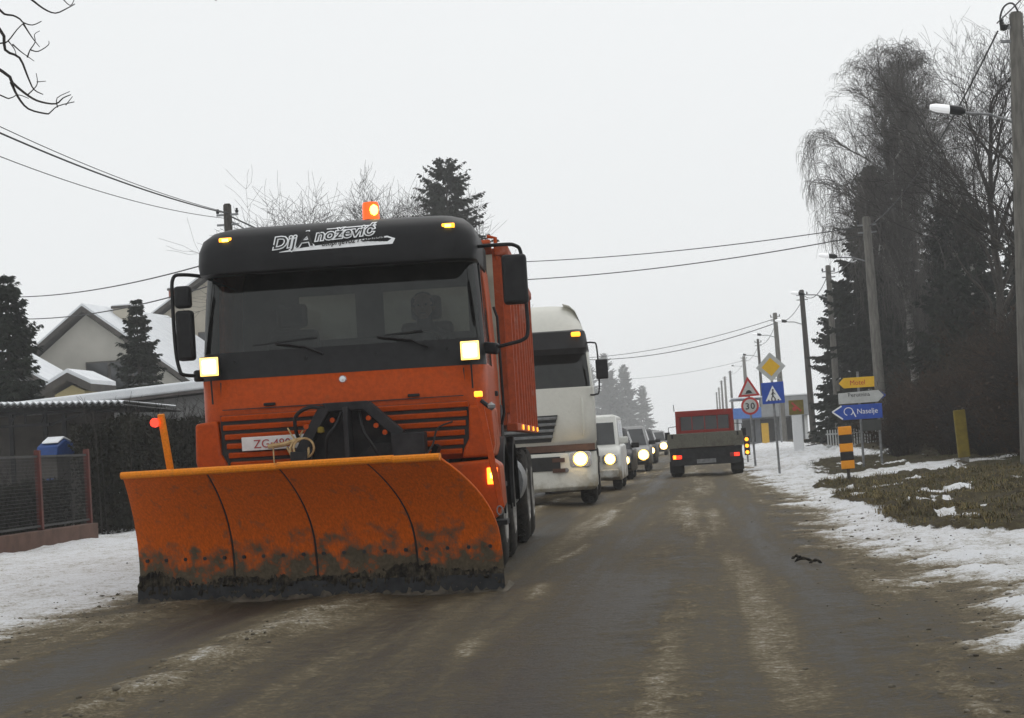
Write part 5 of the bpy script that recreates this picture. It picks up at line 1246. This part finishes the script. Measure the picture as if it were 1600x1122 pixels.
# roadside tree whose branches hang into the upper left corner
def overhang():
    T = empty('roadside_tree', (-8.2, 16.6, 0), 0, 'bare dark branches hanging into the upper left corner', 'tree')
    MB().tube([(0, 0, -0.2), (0.02, 0, 2.0), (0.1, -0.1, 4.2), (0.05, -0.2, 6.5), (0.2, -0.3, 9.0)], [0.2, 0.17, 0.13, 0.09, 0.03], 12).build('trunk', M_bark, T)
    o = Vector((8.2, -16.6, 0))
    B = [([(-8.1, 16.5, 4.5), (-7.2, 16.2, 5.3), (-6.3, 16.05, 5.2), (-5.84, 16.0, 4.98), (-5.80, 16.02, 4.80), (-5.69, 16.05, 4.72), (-5.63, 16.06, 4.55), (-5.58, 16.07, 4.44), (-5.51, 16.1, 4.38)], 0.030, 0.004),
         ([(-6.3, 16.05, 5.2), (-5.9, 16.0, 5.17), (-5.80, 16.0, 5.10), (-5.72, 16.0, 5.09), (-5.64, 16.0, 5.05), (-5.62, 16.0, 5.01), (-5.55, 16.02, 4.98), (-5.48, 16.03, 5.02)], 0.016, 0.004),
         ([(-6.1, 16.03, 4.85), (-5.84, 16.0, 4.85), (-5.77, 16.0, 4.86), (-5.68, 16.0, 4.94), (-5.62, 16.0, 5.0)], 0.010, 0.004),
         ([(-5.77, 16.0, 4.86), (-5.73, 16.0, 4.78), (-5.71, 16.0, 4.73)], 0.007, 0.003),
         ([(-5.73, 16.0, 4.83), (-5.67, 16.0, 4.76), (-5.59, 16.0, 4.71), (-5.55, 16.0, 4.68)], 0.008, 0.003),
         ([(-7.2, 16.2, 5.3), (-6.2, 16.1, 5.6), (-5.8, 16.0, 5.4), (-5.55, 16.0, 5.22), (-5.44, 16.0, 5.12), (-5.33, 16.0, 5.08), (-5.22, 16.0, 5.10), (-5.17, 16.0, 5.13)], 0.018, 0.004),
         ([(-5.8, 16.0, 5.4), (-5.4, 16.0, 5.32), (-5.28, 16.0, 5.21), (-5.21, 16.0, 5.13), (-5.17, 16.0, 5.18)], 0.010, 0.003),
         ([(-8.1, 16.5, 4.3), (-7.2, 16.2, 5.0), (-6.4, 16.1, 4.95), (-5.84, 16.0, 4.60), (-5.74, 16.0, 4.49), (-5.61, 16.0, 4.38), (-5.50, 16.0, 4.31), (-5.36, 16.0, 4.29), (-5.30, 16.0, 4.33), (-5.24, 16.0, 4.36)], 0.028, 0.004),
         ([(-5.76, 16.0, 4.51), (-5.70, 16.0, 4.37), (-5.62, 16.0, 4.27), (-5.46, 16.0, 4.21), (-5.42, 16.0, 4.215), (-5.34, 16.0, 4.25), (-5.21, 16.0, 4.27)], 0.014, 0.004),
         ([(-5.61, 16.0, 4.38), (-5.55, 16.0, 4.44), (-5.52, 16.0, 4.50), (-5.53, 16.0, 4.56)], 0.007, 0.003),
         ([(-5.52, 16.0, 4.49), (-5.44, 16.0, 4.49)], 0.005, 0.003),
         ([(-5.35, 16.0, 4.25), (-5.35, 16.0, 4.33), (-5.25, 16.0, 4.38)], 0.006, 0.003),
         ([(-5.28, 16.0, 4.26), (-5.22, 16.0, 4.33)], 0.005, 0.003),
         ([(-6.4, 16.1, 4.7), (-5.86, 16.0, 4.40), (-5.78, 16.0, 4.36), (-5.70, 16.0, 4.38), (-5.62, 16.0, 4.35)], 0.010, 0.003),
         ([(-5.62, 16.05, 4.72), (-5.57, 16.0, 4.78), (-5.52, 16.0, 4.84), (-5.53, 16.0, 4.9), (-5.48, 16.0, 4.93)], 0.008, 0.003),
         ([(-5.58, 16.0, 4.77), (-5.50, 16.0, 4.75), (-5.42, 16.0, 4.80), (-5.40, 16.0, 4.84)], 0.007, 0.003),
         ([(-5.62, 16.0, 5.0), (-5.56, 16.0, 4.88), (-5.50, 16.0, 4.79)], 0.010, 0.003),
         ([(-6.2, 16.1, 5.6), (-5.2, 15.9, 6.1), (-4.4, 15.95, 5.8), (-3.99, 16.0, 5.3), (-3.94, 16.0, 5.12), (-3.92, 16.0, 5.06)], 0.016, 0.004)]
    random.seed(5)
    for pts, ra, rb_ in B:
        q = arc([Vector(p) + o + Vector((0, 0.5 * math.sin(p[0] * 3), 0)) * 0 + rvec(0.006) for p in pts], 3)
        MB().tube(q, [ra + (rb_ - ra) * (i / (len(q) - 1)) ** 0.6 for i in range(len(q))], 6).build('branch', M_darktwig, T, smooth=80)
overhang()

# ------------------------------------------------------------------ hedge, bushes
def leafy(name, loc, label, cat, size, n, mat, seed, sprigs=0, group=None, leaf=0.05, twmat=None):
    rng = np.random.default_rng(seed); T = empty(name, loc, 0, label, cat, group)
    sx, sy, sz = size
    P = rng.random((n, 3)); 
    top = sz * (0.86 + 0.2 * fbm(P[:, 0] * sx, P[:, 1] * sy, 0.9, seed % 4, 4))
    p = np.stack([(P[:, 0] - 0.5) * sx, P[:, 1] * sy, P[:, 2] ** 0.8 * top], -1)
    bulge = 0.12 * (fbm(p[:, 1], p[:, 2], 1.3, 2, 3) - 0.5)
    p[:, 0] += np.sign(p[:, 0]) * bulge
    a = rng.standard_normal((n, 3)); a[:, 2] += 0.6; a /= np.linalg.norm(a, axis=1, keepdims=True)
    b_ = np.cross(a, rng.standard_normal((n, 3))); b_ /= np.linalg.norm(b_, axis=1, keepdims=True)
    l = leaf * (0.6 + 0.9 * rng.random((n, 1))); w = l * 0.45
    V = np.stack([p - a * l, p + b_ * w, p + a * l, p - b_ * w], 1)
    np_mesh('foliage', V.reshape(-1, 3), np.arange(4 * n).reshape(-1, 4), mat, T)
    seg = []
    for k in range(sprigs):
        x, y = (rng.random() - 0.5) * sx, rng.random() * sy; h = sz * (0.85 + 0.12 * rng.random())
        q = np.array([x, y, 0.0]); e = np.array([x + 0.1 * rng.standard_normal(), y + 0.1 * rng.standard_normal(), h])
        seg.append((*q, *e, 0.012, 0.007)); L = 0.15 + 0.45 * rng.random() ** 2
        e2 = e + np.array([0.10 * rng.standard_normal(), 0.10 * rng.standard_normal(), L]); seg.append((*e, *e2, 0.007, 0.003))
        for j in range(5):
            t = rng.random(); c = e * (1 - t) + e2 * t; seg.append((*c, *(c + np.array([0.08 * rng.standard_normal(), 0.08 * rng.standard_normal(), 0.06 + 0.12 * rng.random()])), 0.004, 0.002))
    if seg: segs_mesh('stems', seg, twmat or M_darktwig, T, 3)
    return T
leafy('hedge', (-10.0, 31.0, 0), 'tall dark clipped hedge along the left verge behind the plough', 'hedge', (1.0, 13.0, 1.98), 60000, M_hedge, 61, 220, leaf=0.045)
def shrub(loc, h, r, label, seed, mat=M_browntwig, stems=46, leaf=None):
    rng = np.random.default_rng(seed); T = empty('shrub', loc, 0, label, 'shrub', 'brown shrubs on the right bank')
    seg = []
    for k in range(stems):
        a = rng.random() * 6.283; rr = r * rng.random() ** 0.6
        p = np.array([0.3 * rr * math.cos(a), 0.3 * rr * math.sin(a), -0.05]); d = np.array([0.55 * math.cos(a) * rr / r, 0.55 * math.sin(a) * rr / r, 1.0]) + 0.15 * rng.standard_normal(3)
        L = h * (0.6 + 0.5 * rng.random()); n = 6; rad_ = 0.013
        for i in range(n):
            d = d / np.linalg.norm(d); q = p + d * L / n
            seg.append((*p, *q, rad_ * (1 - i / n * 0.8), rad_ * (1 - (i + 1) / n * 0.8)))
            for j in range(4 if i else 1):
                t = rng.random(); c = p * (1 - t) + q * t; e = d + 0.75 * rng.standard_normal(3); e[2] = abs(e[2]) * 0.7; e = e / np.linalg.norm(e) * L * (0.10 + 0.16 * rng.random())
                m_ = c + e; seg.append((*c, *m_, 0.006, 0.0035))
                for jj in range(3):
                    f_ = e + np.linalg.norm(e) * 0.7 * rng.standard_normal(3); s_ = c + e * rng.random(); seg.append((*s_, *(s_ + 0.6 * f_), 0.004, 0.002))
            p = q; d = d + 0.16 * rng.standard_normal(3)
    segs_mesh('stems', seg, mat, T, 3)
    if leaf:
        S = np.array(seg)[:, 3:6]; k = rng.integers(0, len(S), leaf); p = S[k] + 0.05 * rng.standard_normal((leaf, 3))
        a = rng.standard_normal((leaf, 3)); a /= np.linalg.norm(a, axis=1, keepdims=True); b_ = np.cross(a, rng.standard_normal((leaf, 3))); b_ /= np.linalg.norm(b_, axis=1, keepdims=True)
        l = 0.045 * (0.6 + 0.8 * rng.random((leaf, 1)))
        V = np.stack([p - a * l, p + b_ * l * 0.5, p + a * l, p - b_ * l * 0.5], 1)
        np_mesh('dead_leaves', V.reshape(-1, 3), np.arange(4 * leaf).reshape(-1, 4), M_deadleaf, T)
M_deadleaf = mottled('dead_leaves', (0.022, 0.012, 0.007), (0.06, 0.030, 0.014), 1.5, 0.9)
SH = [(5.3, 52.0, 1.9, 1.2, 'brown leafless shrub nearest the direction signs'), (6.2, 49.0, 2.1, 1.3, 'brown shrub left of the yellow marker post'), (6.6, 44.6, 2.0, 1.2, 'tangled shrub just behind the yellow marker post'),
      (7.0, 42.0, 2.2, 1.3, 'rust tinted shrub right of the yellow marker post'), (7.6, 46.0, 3.0, 1.4, 'tall brown shrub rising behind the marker post'), (6.9, 37.5, 2.6, 1.2, 'shrub with dead leaves beside the concrete pole'),
      (8.3, 51.0, 3.3, 1.5, 'tall shrub in front of the lower spruce'), (7.0, 56.0, 2.4, 1.4, 'far brown shrub between pole and birch trunk'), (8.0, 41.0, 3.4, 1.4, 'tall reddish shrub at the right picture edge')]
for i, (x, y, h, r_, lb) in enumerate(SH): shrub((x, y, 0.2), h, r_, lb, 70 + i, mat=(M_browntwig, M_browntwig, M_darktwig)[i % 3], leaf=900, stems=64)
leafy('evergreen_hedge', (9.6, 47.0, 0), 'dense dark hedge behind the brown shrubs on the right', 'hedge', (3.2, 22.0, 3.4), 60000, M_hedge, 62, 120, leaf=0.09)

# ------------------------------------------------------------------ left garden: fence, canopy, sheds, houses
FN = empty('garden_fence', (-9.55, 24.6, 0), 0, 'low mesh fence with red posts on a brown plinth at the left edge', 'fence')
MB().box(-0.10, 0.10, 0.0, 4.55, -0.1, 0.30).build('plinth', M_plinth, FN, 0.01)
for y in (0.15, 2.25, 4.45): MB().box(-0.04, 0.04, y - 0.04, y + 0.04, 0.30, 1.45).build('post', M_fencered, FN, 0.006)
for y0, y1 in ((0.19, 2.21), (2.29, 4.41)):
    fr = MB()
    for z in (0.36, 1.36): fr.bar((0, y0, z), (0, y1, z), 0.03, 0.03)
    fp = fr.build('panel_frame', M_mesh, FN)
    seg = [(0, y, 0.36, 0, y, 1.36, 0.002, 0.002) for y in np.arange(y0 + 0.03, y1, 0.05)] + [(0, y0, z, 0, y1, z, 0.002, 0.002) for z in np.arange(0.41, 1.36, 0.05)]
    w_ = segs_mesh('wire_mesh', seg, M_mesh, fp, 4); w_['kind'] = 'stuff'
leafy('climber', (-10.15, 24.7, 0), 'dark shrubbery filling the space behind the garden fence', 'shrub', (0.5, 4.6, 1.0), 9000, M_hedge, 63, 30)

CP = empty('carport', (-11.6, 33.5, 0), 0, 'carport with snow edged corrugated roof on dark lattice trusses', 'carport')
m = MB(); nC = 140; rows = []
for yy, dz in ((-0.7, 0.0), (3.0, -0.06)):
    rows.append([(-2.6 + 4.15 * i / nC, yy, 2.36 - 0.19 * max(0, (i / nC - 0.35)) + 0.022 * math.sin(i * math.pi / 2) + dz) for i in range(nC + 1)])
m.loft(rows); o = m.build('corrugated_roof', M_corr, CP, smooth=0); q = o.modifiers.new('thickness', 'SOLIDIFY'); q.thickness = 0.012
m = MB(); rows = []
for yy, dz in ((-0.66, 0.03), (-0.68, 0.06), (-0.60, 0.07), (3.0, 0.02)):
    rows.append([(-2.6 + 4.12 * i / nC, yy, 2.36 - 0.19 * max(0, (i / nC - 0.35)) + (0.024 * math.sin(i * math.pi / 2) if dz < 0.07 else 0.012 * math.sin(i * math.pi / 2)) + dz) for i in range(nC + 1)])
m.loft(rows); m.build('roof_snow', M_snow, CP)
MB().box(-2.6, 0.3, 2.6, 2.68, 0, 2.25).build('carport_shade_sheet', M_eave, CP)  # added dark sheet, painted stand-in for the shaded interior under the roof
for x in (-2.2, -0.62, 0.0, 0.35): MB().bar((x, -0.4, 0), (x, -0.4, 2.2), 0.07, 0.07).build('post', M_black, CP)
MB().bar((-2.6, -0.45, 2.27), (1.3, -0.45, 2.16), 0.05, 0.05).build('top_chord', M_black, CP); MB().bar((-2.6, -0.45, 2.0), (0.1, -0.45, 1.98), 0.05, 0.05).build('bottom_chord', M_black, CP)
for k in range(10): MB().bar((-2.5 + 0.27 * k, -0.45, 2.0), (-2.5 + 0.27 * k + (0.12 if k % 2 else 0), -0.45, 2.24), 0.03, 0.03).build('lattice_bar', M_black, CP)
MB().bar((0.0, -0.4, 1.95), (0.9, -0.4, 2.17), 0.05, 0.05).build('brace', M_black, CP)
BT = empty('covered_stack', (-11.15, 32.2, 0), 0, 'pale stack under a blue tarpaulin dusted with snow behind the fence', 'covered stack'); BT.scale = (0.7, 1, 0.97)
MB().box(-0.24, 0.16, -0.2, 0.5, 0, 1.45).build('crate_stack', M_eave, BT, 0.02)
MB().prism_x([(-0.32, 1.43), (-0.28, 1.62), (0.1, 1.74), (0.58, 1.66), (0.6, 1.43)], -0.30, 0.24).build('tarpaulin', M_bluetarp, BT, 0.03)
MB().prism_x([(-0.22, 1.67), (0.1, 1.755), (0.5, 1.69), (0.5, 1.71), (0.1, 1.79), (-0.2, 1.70)], -0.2, 0.22).build('snow_cap', M_snow, BT, 0.01)
MB().box(-0.12, 0.10, -0.24, -0.21, 0.7, 1.05).build('blue_sack', M_bluetarp, BT, 0.03)

SB = empty('long_shed', (0, 0, 0), 0, 'long grey shed wall with a snow covered roof edge behind the hedge', 'shed')
MB().prism_y([(-15.2, -0.1), (-9.9, -0.1), (-9.9, 2.62), (-15.2, 2.34)], 40.0, 46.0).build('wall', M_greywall, SB)
MB().prism_y([(-15.4, 2.36), (-9.7, 2.66), (-9.7, 2.72), (-15.4, 2.42)], 39.7, 46.3).build('roof_edge', M_tile, SB)
MB().prism_y([(-15.4, 2.424), (-9.7, 2.724), (-9.7, 2.93), (-15.4, 2.63)], 39.66, 46.3).build('roof_snow', M_snow, SB, 0.05, seg=3)

def house(name, ax, ay, az, slope, left, right, depth, label, wall, win=None, chim=(), snow_right=True, skew=0.0):
    """gable towards the road viewer: apex at ax, az; eaves at ax-left, ax+right; ridge runs back along y (skewed in x)"""
    H = empty(name, (0, 0, 0), 0, label, 'house', 'houses behind the left gardens')
    zl, zr = az - left * slope, az - right * slope
    def sk(x, y): return x + skew * (y - ay)
    def pr(nm, poly, y0, y1, mat, parent=H):
        n = len(poly); m = MB()
        m.add([(sk(x, y0), y0, z) for x, z in poly] + [(sk(x, y1), y1, z) for x, z in poly], [tuple(range(n)), tuple(range(2 * n - 1, n - 1, -1))] + [(i, i + n, (i + 1) % n + n, (i + 1) % n) for i in range(n)])
        return m.build(nm, mat, parent)
    pr('wall', [(ax - left + 0.3, 0), (ax + right - 0.3, 0), (ax + right - 0.3, zr), (ax, az - 0.12), (ax - left + 0.3, zl)], ay + 0.4, ay + depth, wall)
    t = 0.16
    rf = pr('roof', [(ax - left, zl - 0.05), (ax, az), (ax + right, zr - 0.05), (ax + right, zr + t), (ax, az + t + 0.05), (ax - left, zl + t)], ay, ay + depth + 0.3, M_eave)
    pr('roof_snow', [(ax, az + t + 0.055), (ax + right, zr + t + 0.005), (ax + right, zr + t + 0.12), (ax, az + t + 0.17)], ay + 0.05, ay + depth + 0.3, M_snow, rf)
    pr('roof_snow', [(ax - left, zl + t + 0.005), (ax, az + t + 0.057), (ax, az + t + 0.168), (ax - left, zl + t + 0.10)], ay + 0.05, ay + depth + 0.3, M_snow, rf)
    for (x0, x1, z0, z1) in (win or []):
        w_ = MB().box(sk(x0, ay), sk(x1, ay), ay + 0.33, ay + 0.399, z0, z1).build('window', M_eave, H)
        n = max(1, int((x1 - x0) / 0.9)); d = (x1 - x0) / n
        for k in range(n): MB().box(sk(x0, ay) + k * d + 0.06, sk(x0, ay) + (k + 1) * d - 0.06, ay + 0.31, ay + 0.329, z0 + 0.06, z1 - 0.06).build('pane', M_carglass, w_)
    for (cx, cy, w, z0, z1, mt) in chim:
        c = MB().box(cx - w, cx + w, cy - w, cy + w, z0, z1).build('chimney', mt, rf)
        MB().box(cx - w - 0.06, cx + w + 0.06, cy - w - 0.06, cy + w + 0.06, z1, z1 + 0.1).build('chimney_cap', M_eave, c); MB().box(cx - w - 0.03, cx + w + 0.03, cy - w - 0.03, cy + w + 0.03, z1 + 0.101, z1 + 0.15).build('chimney_snow', M_snow, c)
    return H
h1 = house('cream_house', -24.55, 75.0, 7.55, 0.76, 4.7, 5.6, 9.0, 'cream house with broad snowy gable roof behind the young spruce', M_render, [(-24.6, -21.7, 4.2, 5.5)], [(-23.6, 77.5, 0.33, 6.3, 7.75, M_render2)], skew=0.10)
house('beige_house', -21.3, 92.0, 11.9, 0.65, 6.6, 6.0, 9.0, 'beige house with red chimney rising behind the cream house', M_render2, [(-24.4, -23.2, 6.4, 7.6)], [(-25.7, 93.6, 0.33, 8.3, 9.85, M_brickred)])
house('porch_house', -28.6, 68.0, 7.3, 0.62, 3.0, 6.9, 4.0, 'low grey annexe with thick snow on its sloping roof, left of the cream house', M_greywall)
house('yellow_shed', -17.2, 51.0, 3.62, 0.45, 0.8, 0.65, 2.0, 'small yellow garden house with snowy roof beside the left spruce', M_rendery)

# ------------------------------------------------------------------ haze
hz = MB().box(-700, 700, -700, 700, -1.2, 28.0).build('haze', None, smooth=0)
hm = bpy.data.materials.new('haze'); hm.use_nodes = True; hm.node_tree.nodes.clear()
ho = hm.node_tree.nodes.new('ShaderNodeOutputMaterial'); hv = hm.node_tree.nodes.new('ShaderNodeVolumePrincipled')
hv.inputs['Color'].default_value = (0.975, 0.98, 0.985, 1); hv.inputs['Density'].default_value = 0.0010; hv.inputs['Anisotropy'].default_value = 0.1
hm.node_tree.links.new(hv.outputs[0], ho.inputs['Volume'])
hz.data.materials.append(hm); hz['kind'] = 'stuff'
hm.cycles.homogeneous_volume = True
